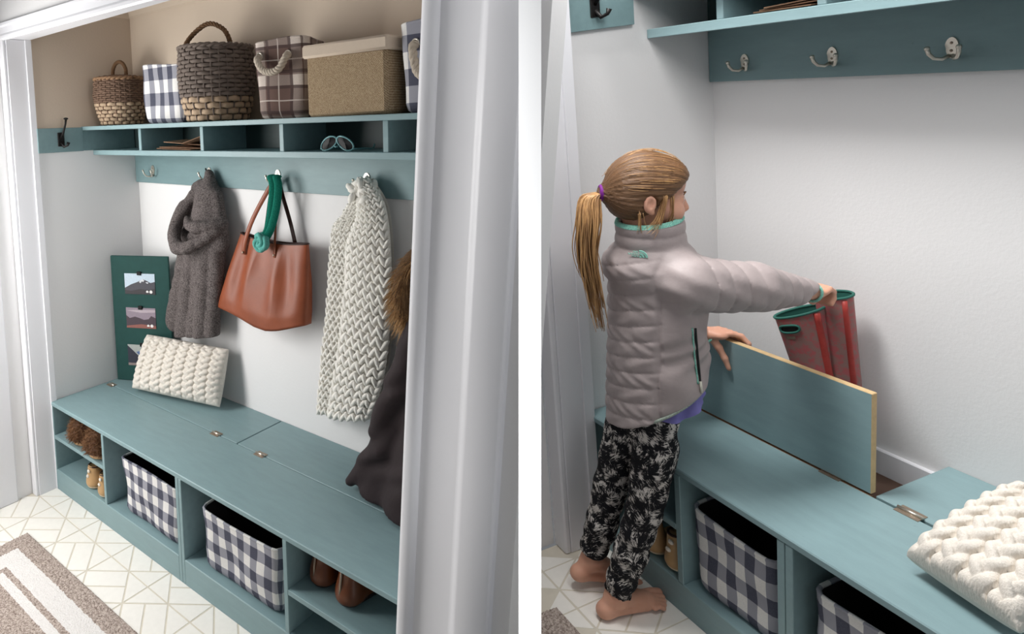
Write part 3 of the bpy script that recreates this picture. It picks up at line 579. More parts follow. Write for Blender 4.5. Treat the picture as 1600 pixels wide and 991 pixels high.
# green knit strap with a knotted end
m_green = fleece('green_knit', (18, 98, 82), (40, 132, 112), 300); m_green2 = fleece('pale_green_knit', (62, 148, 138), (122, 188, 178), 300)
t = thing('knit_headband', (1.16, -0.1, 1.13), 'green knit band with pale knotted end hanging over the tote', 'headband')
for off, w in ((0.0, 0.020), (0.028, 0.017)):
    P = spline([(1.135 + off, -0.06, 1.145), (1.15 + off, -0.088, 1.15), (1.17 + off, -0.098, 1.11), (1.165 + off * 0.9, -0.106, 1.02), (1.15 + off * 0.5, -0.116, 0.93), (1.135 + off * 0.3, -0.13, 0.885)], 30)
    MB().tube(P, 0.006, 10, flat=w / 0.006, up=(1, 0.3, 0.1)).build('band', m_green, t, True)
b = MB()
for q in range(9):
    a = q * 1.3; C = np.array([1.123, -0.140, 0.866]) + np.array([0.014 * math.cos(q * 2.1), 0.004 * math.sin(q), 0.012 * math.sin(q * 2.1)]); e1 = np.array([math.cos(a), 0.3 * math.sin(a), math.sin(a)]); e2 = np.cross(e1, [0.3, 1, 0.2]); e2 /= np.linalg.norm(e2)
    b.tube([C + 0.024 * (math.cos(k) * e1 + math.sin(k) * e2) + 0.004 * math.sin(2 * k) * np.array([0, 1, 0]) for k in np.linspace(0, 2 * math.pi, 18, endpoint=False)], 0.011, 7, closed=True)
b.build('knot', m_green2, t, True)
# chunky cream scarf: an inner sheet and rows of V stitches
m_cream = fleece('cream_yarn', (236, 232, 222), (253, 251, 246), 420); t = thing('knit_scarf', (1.6, -0.06, 1.13), 'chunky cream knit scarf hanging from the fourth hook', 'scarf')
def scarf_layer(edge, y0, bulge, cols, rows_, name, sz=1.0):
    Ls, Rs = spline(edge[0], rows_ + 1), spline(edge[1], rows_ + 1); b = MB()
    def pt(u, v): i = min(rows_ - 1, int(v)); f = v - i; A = Ls[i] * (1 - f) + Ls[i + 1] * f; B = Rs[i] * (1 - f) + Rs[i + 1] * f; p = A + (B - A) * u; return np.array([p[0], y0 - bulge * math.sqrt(max(0.02, 1 - (2 * u - 1) ** 2)), p[1]])
    base_ = MB().grid(np.array([[pt(u, v) + np.array([0, 0.006, 0]) for u in np.linspace(0, 1, 9)] for v in np.linspace(0, rows_ - 0.01, rows_)]), mi=0)
    back = np.array([[pt(u, v) * np.array([1, 0, 1]) + np.array([0, min(-0.022, y0 + 0.02), 0]) for u in np.linspace(0, 1, 9)] for v in np.linspace(0, rows_ - 0.01, rows_)]); base_.grid(back)
    base_.build(name + '_backing', m_cream, t, True)
    for i in range(rows_):
        for j in range(cols):
            for q in (-1, 1):
                u = (j + 0.5 + q * 0.22) / cols; p = pt(u, i + 0.45); p2 = pt(min(1, u + 0.02), i + 0.45); dx = (pt(min(1, (j + 1) / cols), i) - pt(j / cols, i)); wd = np.linalg.norm(dx); dn = pt(u, i + 0.9) - pt(u, i + 0.1); hh = np.linalg.norm(dn) / 0.8
                xd = dx / (wd + 1e-9); zd = -dn / (np.linalg.norm(dn) + 1e-9); yd = np.cross(zd, xd); yd /= np.linalg.norm(yd) + 1e-9
                an = q * -0.62 + RNG.normal(0, 0.10); e1 = xd * math.cos(an) + zd * math.sin(an); e3 = np.cross(e1, yd)
                # the long axis runs down to the middle of the V
                L = zd * math.cos(0.55) + xd * q * math.sin(0.55); W = np.cross(L, yd); M = np.stack([W / np.linalg.norm(W) * wd * 0.24 * sz, yd * 0.0105 * sz, L * hh * 0.72], 1)
                b.ball(p + RNG.normal(0, 0.0012, 3), 1.0, 7, 6, M)
    b.build(name + '_stitches', m_cream, t, True, 'stuff')
scarf_layer(([(1.565, 1.085), (1.50, 1.00), (1.448, 0.935), (1.418, 0.70), (1.375, 0.40), (1.33, 0.125)], [(1.64, 1.10), (1.62, 1.0), (1.60, 0.93), (1.585, 0.70), (1.55, 0.40), (1.50, 0.175)]), -0.045, 0.018, 6, 36, 'under_layer', 0.85)
scarf_layer(([(1.585, 1.14), (1.60, 1.02), (1.545, 0.90), (1.525, 0.68), (1.475, 0.40), (1.415, 0.145)], [(1.655, 1.155), (1.725, 1.05), (1.745, 0.86), (1.735, 0.62), (1.70, 0.38), (1.63, 0.195)]), -0.065, 0.030, 6, 30, 'top_layer', 1.12)
b = MB()
for q in range(26):
    a = q * 0.75; p = np.array([1.63 + 0.052 * math.cos(a) * (0.5 + 0.5 * math.sin(q * 1.7)), -0.075 + 0.024 * math.sin(a * 1.3), 1.105 + 0.038 * math.sin(a)]); an = RNG.uniform(0, 3); M = np.array(Matrix.Rotation(an, 3, 'Y')) @ np.diag([0.024, 0.014, 0.013]); b.ball(p, 1.0, 8, 6, M)
b.build('gathered_top', m_cream, t, True)
# dark parka with a fur ruff, behind the casing
m_parka = plain('dark_parka_cloth', (46, 36, 38), 0.75, var=0.2, scale=14, bump=0.001, bscale=90); m_furb = plain('fur_underlayer', (96, 72, 50), 0.95)
s_ = N('fur_strand', 0.8, 0, 0.1); s_.color(s_.mix(s_.noise(28, 2), lin(112, 80, 52), lin(206, 166, 118))); m_fur = s_.m
t = thing('winter_parka', (2.05, -0.2, 0.9), 'dark brown winter parka with fur trimmed hood, half behind the casing', 'coat')
S = SDF((1.56, -0.42, 0.0), (2.20, -0.02, 0.98), 0.009)
S.cap((2.03, -0.16, 0.78), (2.02, -0.2, 0.45), 0.12, 0.13, 0.03, sq=(1, 0.8, 1)); S.chain([(1.985, -0.25, 0.68), (1.905, -0.265, 0.46), (1.80, -0.262, 0.275)], [0.05, 0.052, 0.030], 0.010)
S.cap((2.05, -0.22, 0.45), (1.98, -0.24, 0.03), 0.12, 0.16, 0.025, sq=(1, 0.6, 1)); S.chain([(1.975, -0.22, 0.46), (1.82, -0.235, 0.22), (1.665, -0.24, 0.030)], [0.055, 0.052, 0.024], 0.02); S.cap((1.95, -0.22, 0.35), (1.80, -0.24, 0.02), 0.07, 0.085, 0.03, sq=(1, 0.55, 1))
S.add(lambda X, Y, Z: -0.0045 * np.sin(40 * X - 30 * Z + 3 * np.sin(20 * Z))); S.half((0, 0, -1), -0.012, 0.004)
soft('coat_body', S, m_parka, t, 1)
pts = spline([(1.995, -0.2, 0.95), (1.93, -0.22, 0.89), (1.905, -0.235, 0.81), (1.915, -0.235, 0.74), (1.955, -0.225, 0.70)], 40); MB().tube(pts, np.linspace(0.03, 0.036, 40), 10).build('fur_base', m_furb, t, True)
b = MB()
for q in range(2600):
    p = pts[RNG.integers(0, 40)]; d = RNG.normal(0, 1, 3); d /= np.linalg.norm(d); d[2] -= 0.5; L = RNG.uniform(0.03, 0.058); r0 = p + d * 0.02; tip = p + d * (0.02 + L) + np.array([-0.006, 0, -0.015]); mid = (r0 + tip) / 2 + np.array([0, 0, 0.006]); w = np.cross(d, [0.2, 0.9, 0.3]); w *= 0.0014 / (np.linalg.norm(w) + 1e-9); w2 = np.cross(d, w); w2 *= 0.0014 / (np.linalg.norm(w2) + 1e-9)
    b.raw([r0 + w, r0 - w + w2, r0 - w - w2, mid + w * 0.7, mid - w * 0.7, tip], [[0, 1, 4, 3], [1, 2, 4], [2, 0, 3, 4], [3, 4, 5]])
b.build('fur_ruff', m_fur, t, False, 'stuff', fix=False)

# ================================================================ left alcove: things on and in the bench
A = np.array([0.014, -0.207, 0.0]); du = np.array([0.8724, 0.4888, 0]); dn = np.array([0.4888, -0.8724, 0])
m_board = plain('dark_green_board', (34, 74, 70), 0.7, var=0.2, scale=25, bump=0.0004)
def bp(s, z, d=0.0): return A + du * s + dn * d + np.array([0, 0, z])
t = thing('memo_board', bp(0.17, 0.0), 'dark green board with three clipped mountain photos leaning in the corner', 'board')
MB().box((0.0, -0.016, 0.002), (0.338, 0.0, 0.694), 0.002, M=frame(A, du, -dn, (0, 0, 1))).build('board', m_board, t)
def flatm(n, c): return plain(n, c, 0.4, var=0.18, scale=120)
PH = [[flatm('photo_sky', (196, 212, 226)), flatm('photo_mountain', (74, 72, 80)), flatm('photo_snow', (216, 218, 224)), flatm('photo_base', (58, 54, 58)), flatm('photo_badge', (240, 238, 236))],
      [flatm('photo_dusk_sky', (150, 136, 148)), flatm('photo_dusk_hill', (78, 66, 74)), flatm('photo_dusk_cloud', (186, 172, 180)), flatm('photo_red_field', (148, 96, 88)), flatm('photo_badge_b', (240, 238, 236))],
      [flatm('photo_pale_sky', (176, 180, 176)), flatm('photo_dark_slope', (58, 58, 70)), flatm('photo_blue_range', (96, 118, 160)), flatm('photo_shore', (150, 134, 130)), flatm('photo_badge_c', (86, 84, 96))]]
for i, (s0, s1, z0, z1) in enumerate(((0.079, 0.256, 0.487, 0.600), (0.077, 0.25, 0.30, 0.412), (0.074, 0.25, 0.09, 0.206))):
    W, H = s1 - s0, z1 - z0; ms = PH[i]; b = MB().box((s0, -0.0185, z0), (s1, -0.0170, z1), 0, 0, frame(A, du, -dn, (0, 0, 1)))
    def poly(pts, mi, d): b.raw([bp(s0 + x * W, z0 + y * H, d) for x, y in pts], [list(range(len(pts)))], mi)
    if i == 0: poly([(0, 0), (1, 0), (1, .62), (.86, .56), (.74, .66), (.60, .74), (.52, .66), (.40, .58), (.22, .48), (0, .30)], 1, .0190); poly([(.60, .74), (.66, .68), (.62, .60), (.58, .64), (.53, .54), (.48, .60), (.52, .66)], 2, .0193); poly([(.70, .60), (.80, .58), (.76, .52), (.72, .55)], 2, .0193); poly([(0, 0), (1, 0), (1, .3), (.8, .22), (.5, .26), (.2, .16), (0, .2)], 3, .0194)
    elif i == 1: poly([(0, 0), (1, 0), (1, .52), (.85, .62), (.76, .46), (.6, .42), (.45, .5), (.3, .56), (.12, .48), (0, .62)], 1, .0190); poly([(.0, .86), (.5, .76), (1, .8), (1, .92), (.4, .9)], 2, .0189); poly([(0, 0), (1, 0), (1, .14), (.5, .2), (0, .1)], 3, .0194)
    else: poly([(0, .96), (.5, .28), (1, .62), (1, 0), (0, 0)], 1, .0190); poly([(.28, .66), (.5, .34), (1, .68), (1, .86), (.62, .78)], 2, .0192); poly([(0, 0), (1, 0), (1, .14), (0, .12)], 3, .0194)
    if i < 2: poly([(.86 + .05 * math.cos(k), .13 + .08 * math.sin(k)) for k in np.linspace(0, 2 * math.pi, 12, endpoint=False)], 4, .0196); poly([(.70, .16), (.74, .20), (.78, .16), (.78, .09), (.70, .09)], 4, .0196)
    b.build('photo_print', ms, t, fix=False)
    x = (s0 + s1) / 2; c_ = MB().box((x - 0.012, -0.026, z1 - 0.008), (x + 0.012, -0.018, z1 + 0.012), 0.002, 0, frame(A, du, -dn, (0, 0, 1))); c_.build('bulldog_clip', m_iron, t)
def cable_pillow(name, corners, th, cols, rows, label, mat, amp, up, nu=170, nv=110, per=None, puff=0.36):
    """cushion whose front is plaited cables; corners = BL, BR, TR, TL"""
    BL, BR, TR, TL = (np.array(c, float) for c in corners); t = thing(name, (BL + BR) / 2, label, 'cushion', None)
    nrm = np.cross(BR - BL, TL - BL); nrm /= np.linalg.norm(nrm); u, v = np.meshgrid(np.linspace(0, 1, nu), np.linspace(0, 1, nv), indexing='ij')
    def base(u, v):
        k = 0.045; uu = u + k * np.sin(math.pi * v) * (0.5 - u) * 0.9 * -1 * 0; P = (BL * (1 - u[..., None]) + BR * u[..., None]) * (1 - v[..., None]) + (TL * (1 - u[..., None]) + TR * u[..., None]) * v[..., None]
        return P
    e = (np.clip(4 * u * (1 - u), 0, 1) ** puff) * (np.clip(4 * v * (1 - v), 0, 1) ** puff)
    cu = u * cols; ci = np.floor(np.clip(cu, 0, cols - 1e-4)); x = (cu - ci - 0.5) * 2; h = np.full(u.shape, -1.0); per_ = rows
    for q in range(3):
        ph = 2 * math.pi * (v * per_ + q / 3.0) + ci * 2.1; xs = 0.58 * np.sin(ph); zs = 0.75 * np.sin(2 * ph + 0.2); rr_ = 0.50; ins = 1 - ((x - xs) / rr_) ** 2
        h = np.maximum(h, np.where(ins > 0, zs * 0.55 + 0.75 * np.sqrt(np.clip(ins, 0, 1)), -0.6))
    front = base(u, v) + nrm * (th * e + amp * (h + 0.3) * np.clip(e * 1.5, 0, 1))[..., None]; back = base(u, v) - nrm * (th * 0.75 * e)[..., None]
    MB().grid(front).build('knit_front', mat, t, True, fix=False); MB().grid(back[:, ::-1]).build('plain_back', m_backc, t, True, fix=False)
    return t
m_backc = plain('cushion_back_cotton', (214, 208, 198), 0.9, var=0.05); s_ = N('cable_yarn', 0.95, 0, 0.05); wv = s_.noise(300, 2, 0.6, stretch=(1, 1, 0.25)); s_.color(s_.mix(wv, lin(206, 198, 186), lin(238, 232, 224))); s_.bump(wv, 0.003, 0.6); m_cable = s_.m
cable_pillow('knit_cushion', [(0.232, -0.262, 0.022), (0.775, -0.125, 0.024), (0.778, -0.055, 0.292), (0.178, -0.118, 0.262)], 0.060, 8, 3.0, 'cream cable-knit cushion in front of the green memo board', m_cable, 0.013, None, nu=230, nv=150)
bin_((0.812, -0.435, -0.3565), 0.425, 0.265, 0.252, m_g2, 'navy and white checked fabric bin in the bench, next to the tan flat shoes', 'checked fabric bins', 0.006, 0.012, 4)
bin_((1.388, -0.435, -0.3565), 0.42, 0.265, 0.243, m_g2, 'navy and white checked fabric bin in the bench, next to the brown ankle boots', 'checked fabric bins', 0.006, 0.010, 5)
def shoe(name, base, yaw, L, W, H, upper, sole, label, cat, group, kind='flat', collar=None):
    """base = the middle of the heel's back on the floor; the toe points along +y turned by yaw"""
    t = thing(name, base, label, cat, group); b = np.array(base); c, s = math.cos(yaw), math.sin(yaw); h = 0.0045
    def P(x, y, z): return (b[0] + c * x - s * y, b[1] + s * x + c * y, b[2] + z)
    ex = L + 0.02; lo = np.minimum.reduce([P(x, y, 0) for x in (-W, W) for y in (-0.02, ex)]) - 0.012; hi = np.maximum.reduce([P(x, y, 0) for x in (-W, W) for y in (-0.02, ex)]) + 0.012
    S = SDF((lo[0], lo[1], b[2] - 0.01), (hi[0], hi[1], b[2] + H + 0.03), h)
    S.cap(P(0, W * 0.48, 0.012), P(0.004, L - W * 0.45, 0.012), W * 0.44, W * 0.48, 0.008, sq=(1, 1, 0.30)); S.half((0, 0, -1), -b[2] - 0.001); S.half((0, 0, 1), b[2] + 0.026); soft('sole', S, sole, t)
    S = SDF((lo[0], lo[1], b[2]), (hi[0], hi[1], b[2] + H + 0.03), h)
    if kind == 'flat':
        S.cap(P(0, W * 0.46, 0.03), P(0.004, L - W * 0.5, 0.02), W * 0.41, W * 0.42, 0.02); S.cap(P(0, W * 0.44, 0.03), P(0, W * 0.40, H - 0.02), W * 0.40, W * 0.30, 0.02); S.cap(P(0, W * 0.45, H), P(0, L * 0.55, H * 0.95), W * 0.27, W * 0.30, 0.01, cut=True)
    elif kind == 'boot':
        S.cap(P(0, W * 0.5, 0.035), P(0.003, L - W * 0.5, 0.025), W * 0.45, W * 0.42, 0.02); S.cap(P(0, W * 0.5, 0.03), P(0, W * 0.62, H - 0.01), W * 0.46, W * 0.42, 0.03); S.cap(P(0, W * 0.62, H + 0.02), P(0, W * 0.6, 0.06), W * 0.34, W * 0.30, 0.006, cut=True)
    else:
        S.cap(P(0, W * 0.5, 0.035), P(0.004, L - W * 0.5, 0.03), W * 0.52, W * 0.52, 0.03, sq=(1, 1, 0.85)); S.cap(P(0, W * 0.5, 0.04), P(0, W * 0.5, H - 0.03), W * 0.50, W * 0.48, 0.03); S.ell(P(0, W * 0.7, H), (W * 0.32, W * 0.4, 0.03), 0.01, cut=True)
    S.half((0, 0, -1), -b[2] - (0.027 if kind == 'fur' else 0.014)); o = soft('upper', S, upper, t)
    if kind == 'fur':
        me = o.data; nf = len(me.polygons); q = MB(); ctr = np.zeros(nf * 3); me.polygons.foreach_get('center', ctr); nr = np.zeros(nf * 3); me.polygons.foreach_get('normal', nr); ctr = ctr.reshape(-1, 3) + b; nr = nr.reshape(-1, 3)
        for k in RNG.choice(nf, min(nf, 2300), replace=False):
            if ctr[k][2] < b[2] + 0.034: continue
            d = nr[k] + RNG.normal(0, 0.55, 3); d[2] -= 0.35; d /= np.linalg.norm(d); p = ctr[k]; w = np.cross(d, [0.3, 0.8, 0.5]); w *= 0.0021 / (np.linalg.norm(w) + 1e-9); tip = p + d * RNG.uniform(0.020, 0.036)
            q.raw([p + w, p - w, p + np.cross(d, w), tip], [[0, 1, 3], [1, 2, 3], [2, 0, 3]])
        q.build('fur', [m_fur_dark], t, False, 'stuff', fix=False)
    if kind == 'flat':
        for zz in (0.55, 0.80): MB().ball(P(0.006 if zz > .6 else -0.004, W * 0.03 + 0.004 * zz, H * zz * 0.92 + 0.004), (0.010, 0.006, 0.008), 8, 6).build('rose_patch', m_pearl, t, True)
        MB().tube([P(W * 0.29 * math.cos(a), W * 0.45 + (L * 0.26 if math.sin(a) > 0 else W * 0.30) * math.sin(a), H - 0.012 - 0.012 * max(0, math.sin(a))) for a in np.linspace(0, 2 * math.pi, 24, endpoint=False)], 0.004, 6, closed=True).build('collar_edge', m_lead, t, True)
    if kind == 'boot':
        MB().tube([P(0, 0.001, 0.03), P(0, 0.004, H * 0.5), P(0, W * 0.16, H * 0.9)], 0.0042, 8).build('heel_zip', m_bronze, t, True)
    return t
m_pearl = plain('pale_patch', (236, 226, 212), 0.35); s_ = N('dark_fur_strand', 0.8, 0, 0.1); s_.color(s_.mix(s_.noise(40, 2), lin(84, 60, 44), lin(160, 120, 88))); m_fur_dark = s_.m
m_slip = plain('slipper_fur_base', (92, 66, 50), 0.95); m_suede = plain('tan_suede', (196, 160, 120), 0.85, var=0.12); m_gold = plain('tan_glazed_leather', (190, 154, 110), 0.4, var=0.2); m_solec = plain('pale_sole', (222, 204, 176), 0.7); m_cogn = plain('cognac_leather', (108, 58, 30), 0.3, var=0.25, scale=20, spec=0.5); m_soled = plain('dark_sole', (42, 36, 34), 0.6)
shoe('fur_slipper', (0.215, -0.592, -0.1745), 0.10, 0.24, 0.150, 0.108, m_slip, m_suede, 'brown fur slipper nearer the white jamb on the cubby shelf', 'slipper', 'fur slippers', 'fur')
shoe('fur_slipper', (0.392, -0.608, -0.1745), 0.05, 0.24, 0.150, 0.106, m_slip, m_suede, 'brown fur slipper next to the divider on the cubby shelf', 'slipper', 'fur slippers', 'fur')
shoe('flat_shoe', (0.320, -0.592, -0.3565), 0.05, 0.23, 0.105, 0.120, m_gold, m_solec, 'tan flat shoe farther from the divider in the left bottom cubby', 'shoe', 'tan flat shoes', 'flat')
shoe('flat_shoe', (0.432, -0.595, -0.3565), 0.03, 0.23, 0.100, 0.120, m_gold, m_solec, 'tan flat shoe against the divider in the left bottom cubby', 'shoe', 'tan flat shoes', 'flat')
shoe('ankle_boot', (1.735, -0.535, -0.1945), -0.12, 0.25, 0.09, 0.155, m_cogn, m_soled, 'brown leather ankle boot nearer the checked bin', 'boot', 'brown ankle boots', 'boot')
shoe('ankle_boot', (1.858, -0.548, -0.1945), -0.14, 0.25, 0.09, 0.15, m_cogn, m_soled, 'brown leather ankle boot turned outward, nearer the door casing', 'boot', 'brown ankle boots', 'boot')
# striped rug
def rug(base, lo, hi, sx, sy, bands, label, cat='rug'):
    s = N('striped_chenille', 0.95, 0, 0.05); x = s.n('SeparateXYZ', {0: s.tc.outputs['Object']}); d = s.math('MINIMUM', s.math('MULTIPLY', x.outputs[0], sx), s.math('MULTIPLY', x.outputs[1], sy)); wn = s.math('MULTIPLY', s.math('SUBTRACT', s.noise(90, 2), 0.5), 0.012); d = s.math('ADD', d, wn)
    w = 0.0
    for a, b in bands: w = s.math('ADD', w, s.math('MULTIPLY', s.math('GREATER_THAN', d, a), s.math('LESS_THAN', d, b)))
    n1 = s.noise(150, 3, 0.7); s.color(s.mix(w, s.mix(s.ramp(n1, 0.36, 0.62), lin(124, 108, 100), lin(206, 192, 182)), s.mix(n1, lin(212, 206, 202), lin(244, 242, 240)))); s.bump(n1, 0.006, 0.9)
    # chenille ribs as real relief
    X = np.arange(lo[0], hi[0] + 1e-6, 0.009); Y = np.arange(lo[1], hi[1] + 1e-6, 0.006); gx, gy = np.meshgrid(X, Y, indexing='ij'); e = np.minimum.reduce([gx - lo[0], hi[0] - gx, gy - lo[1], hi[1] - gy])
    z = base[2] + 0.014 * np.clip(e / 0.01, 0, 1) ** 0.5 + 0.0028 * (np.arange(len(Y)) % 2)[None, :] * (e > 0.004) + RNG.normal(0, 0.0009, gx.shape)
    one('rug', MB().grid(np.stack([gx, gy, z], -1)), s.m, base, label, cat, None, True)
rug((0.268, -0.872, -0.4655), (0.268, -1.75), (1.75, -0.872), 1.0, -1.0, ((0.085, 0.172), (0.196, 0.232)), 'taupe woven rug with two white border stripes on the cream floor')
# ================================================================ right alcove: the girl
from mathutils.bvhtree import BVHTree
K = 1; P0 = np.array([0.285, -0.695, 0.0]); EE = np.array([0.6665, 0.7455, 0.0]); NN = np.array([0.7455, -0.6665, 0.0]); EYE = np.array([1.7646, -2.0091, 1.2511])
girl = thing('person', (0.26, -0.74, -0.484), 'girl with blond ponytail in grey quilted jacket and patterned leggings lifting red boots', 'person')
fa = math.radians(31); FW = np.array([math.sin(fa), math.cos(fa), -0.10]); FW /= np.linalg.norm(FW); RT = np.array([math.cos(fa), -math.sin(fa), 0]); UP = np.cross(RT, FW); HC = np.array([0.343, -0.633, 0.832]); HM = np.stack([FW, RT, UP], 1)
def hp(a, b, c): return HC + FW * a + RT * b + UP * c
s_ = N('skin', 0.5, 0, 0.35); s_.color(s_.mix(s_.noise(18, 3), lin(196, 140, 116), lin(222, 172, 148))); s_.b.inputs['Subsurface Weight'].default_value = 0.12; s_.b.inputs['Subsurface Radius'].default_value = (0.02, 0.008, 0.004); m_skin = s_.m
S = SDF((0.10, -0.89, -0.492), (0.57, -0.10, 0.96), 0.0038)
# head
S.ell(hp(-0.002, 0, 0.008), (0.088, 0.071, 0.086), 0.01, HM); S.ell(hp(0.034, 0, -0.05), (0.052, 0.052, 0.066), 0.03, HM); S.ell(hp(0.066, 0, -0.098), (0.020, 0.022, 0.018), 0.025, HM)
S.ell(hp(0.066, 0, 0.03), (0.024, 0.05, 0.034), 0.02, HM)
for q in (-1, 1):
    S.ell(hp(0.060, q * 0.036, -0.052), (0.026, 0.024, 0.026), 0.02, HM); S.ell(hp(0.091, q * 0.028, -0.018), (0.011, 0.015, 0.009), 0.010, HM, cut=True); S.ell(hp(0.076, q * 0.028, -0.020), (0.0105, 0.015, 0.0115), 0.005, HM)
    S.ell(hp(0.088, q * 0.009, -0.057), (0.008, 0.007, 0.006), 0.006, HM)
    S.ell(hp(-0.008, q * 0.076, -0.026), (0.0155, 0.0085, 0.025), 0.004, HM); S.ell(hp(-0.005, q * 0.084, -0.022), (0.0095, 0.0065, 0.0155), 0.003, HM, cut=True); S.ell(hp(-0.002, q * 0.076, -0.047), (0.008, 0.006, 0.008), 0.003, HM); S.cap(hp(0.003, q * 0.078, -0.012), hp(0.002, q * 0.080, -0.032), 0.003, 0.003, 0.003)
S.cap(hp(0.084, 0, -0.012), hp(0.099, 0, -0.048), 0.007, 0.0095, 0.010); S.ell(hp(0.082, 0, -0.077), (0.010, 0.020, 0.006), 0.006, HM); S.ell(hp(0.079, 0, -0.087), (0.010, 0.018, 0.006), 0.006, HM)
# neck, trunk and limbs inside the clothes
S.cap(hp(-0.018, 0, -0.06), (0.342, -0.632, 0.64), 0.042, 0.046, 0.02); S.cap((0.343, -0.622, 0.58), (0.315, -0.655, 0.18), 0.075, 0.07, 0.03)
S.chain([(0.343, -0.62, 0.58), (0.45, -0.62, 0.59), (0.49, -0.43, 0.54), (0.484, -0.222, 0.486)], [0.04, 0.036, 0.028, 0.020], 0.02); S.chain([(0.343, -0.62, 0.58), (0.235, -0.62, 0.58), (0.165, -0.47, 0.42), (0.215, -0.325, 0.297)], [0.04, 0.036, 0.028, 0.019], 0.02)
S.chain([(0.315, -0.655, 0.18), (0.363, -0.672, 0.06), (0.345, -0.70, -0.13), (0.300, -0.772, -0.415)], [0.05, 0.038, 0.034, 0.0255], 0.02); S.chain([(0.315, -0.655, 0.18), (0.243, -0.672, 0.06), (0.219, -0.70, -0.13), (0.178, -0.755, -0.385)], [0.05, 0.038, 0.034, 0.0255], 0.02)
# feet: heel, arch, ball and five toes
def foot(heel, ank, ball, side, toes, lift):
    heel, ank, ball = np.array(heel), np.array(ank), np.array(ball); d = ball - heel; d /= np.linalg.norm(d); sd = np.array([d[1], -d[0], 0]) * side
    S.cap(ank, heel + np.array([0, 0, 0.010]) + d * 0.014, 0.0255, 0.0245, 0.02); S.ell(heel + np.array([0, 0, -0.001]) + d * 0.004, (0.0235, 0.0245, 0.0235), 0.012)
    S.cap(ank + d * 0.012, ball + np.array([0, 0, 0.010]) + sd * 0.004, 0.027, 0.023, 0.025, sq=(1.15, 1.1, 1)); S.cap(heel, ball + sd * 0.014 - d * 0.012, 0.021, 0.016, 0.012); S.cap(heel, ball - sd * 0.014 - d * 0.006, 0.018, 0.017, 0.012)
    for i, (o, L, r) in enumerate(toes):
        a = ball + sd * o + d * 0.004; S.chain([a + np.array([0, 0, 0.004]), a + d * L * 0.55 + np.array([0, 0, 0.006]), a + d * L + np.array([0, 0, -0.003])], [r * 1.05, r * 0.88, r], 0.002)
TOES = [(-0.024, 0.060, 0.0125), (-0.0045, 0.058, 0.0086), (0.0105, 0.050, 0.0082), (0.0235, 0.041, 0.0078), (0.035, 0.030, 0.0076)]
foot((0.293, -0.812, -0.457), (0.300, -0.772, -0.415), (0.308, -0.672, -0.466), 1, TOES, 0)
foot((0.168, -0.802, -0.428), (0.178, -0.755, -0.385), (0.192, -0.675, -0.466), -1, TOES, 0)
# left hand over the lid's edge (lid: y -0.285 to -0.267, top z 0.284)
S.ell((0.232, -0.318, 0.300), (0.028, 0.022, 0.020), 0.015); S.ell((0.255, -0.300, 0.302), (0.032, 0.026, 0.016), 0.014)
for x, L in ((0.288, 0.030), (0.272, 0.024), (0.257, 0.020), (0.243, 0.014)):
    S.chain([(x - 0.014, -0.296, 0.306), (x, -0.282, 0.309), (x + L * 0.5, -0.262, 0.302), (x + L, -0.2525, 0.280), (x + L, -0.2525, 0.262)], [0.0095, 0.009, 0.0082, 0.0078, 0.0068], 0.003)
S.chain([(0.240, -0.313, 0.292), (0.262, -0.306, 0.262), (0.276, -0.2985, 0.228), (0.286, -0.2945, 0.196)], [0.013, 0.0105, 0.009, 0.0072], 0.006)
# right hand closed on the boot tops
S.ell((0.482, -0.205, 0.480), (0.022, 0.026, 0.015), 0.012)
for i, (x, r) in enumerate(((0.464, 0.0085), (0.4765, 0.0088), (0.489, 0.0086), (0.500, 0.0075))):
    S.chain([(x, -0.195, 0.484), (x - 0.002, -0.176, 0.489), (x - 0.004, -0.160, 0.478), (x - 0.005, -0.158, 0.456), (x - 0.004, -0.168, 0.442)], [r * 1.1, r * 1.05, r, r, r * 0.9], 0.0028)
S.chain([(0.464, -0.208, 0.472), (0.454, -0.196, 0.456), (0.458, -0.184, 0.440)], [0.011, 0.0095, 0.008], 0.005)
soft('body', S, m_skin, girl, 1)
for q in (-1, 1):
    e_ = MB().ball(hp(0.0775, q * 0.028, -0.0195), 0.0100, 14, 10).build('eye', plain('eye_white', (236, 232, 228), 0.2), girl, True); MB().ball(hp(0.0835, q * 0.028, -0.0205), (0.0046, 0.0046, 0.0046), 10, 8).build('iris', plain('iris_blue', (70, 92, 110), 0.2), e_, True)
    b = MB(); b.tube([hp(0.086, q * 0.014, -0.004), hp(0.088, q * 0.028, 0.001), hp(0.080, q * 0.044, -0.004)], [0.0014, 0.0022, 0.0012], 6); b.build('eyebrow', plain('brow_hair', (120, 88, 60), 0.8), girl, True)
# hair: a pulled-back cap, tail and loose locks
s_ = N('blond_hair', 0.42, 0, 0.45); rel = s_.n('VectorMath', {0: s_.tc.outputs['Object'], 1: tuple(HC - np.array(girl['_b']))}, operation='SUBTRACT').outputs[0]
dot = lambda v: s_.n('VectorMath', {0: rel, 1: tuple(v)}, operation='DOT_PRODUCT').outputs['Value']
th = s_.math('ARCTAN2', dot(RT), dot(UP)); st = s_.n('TexNoise', {'Vector': s_.n('CombineXYZ', {0: s_.math('MULTIPLY', th, 7.0), 1: s_.math('MULTIPLY', dot(FW), 5.0), 2: 0.0}).outputs[0], 'Scale': 3.0, 'Detail': 5, 'Roughness': 0.65}).outputs[0]
s_.color(s_.ramp(st, 0.22, 0.80, lin(62, 42, 29), lin(146, 107, 72))); s_.bump(st, 0.004, 0.7); m_hair = s_.m
s_ = N('ponytail_hair', 0.40, 0, 0.5); g = s_.noise(60, 4, 0.6, stretch=(1, 1, 0.08)); s_.color(s_.ramp(g, 0.32, 0.70, lin(124, 86, 54), lin(216, 170, 114))); m_pony = s_.m
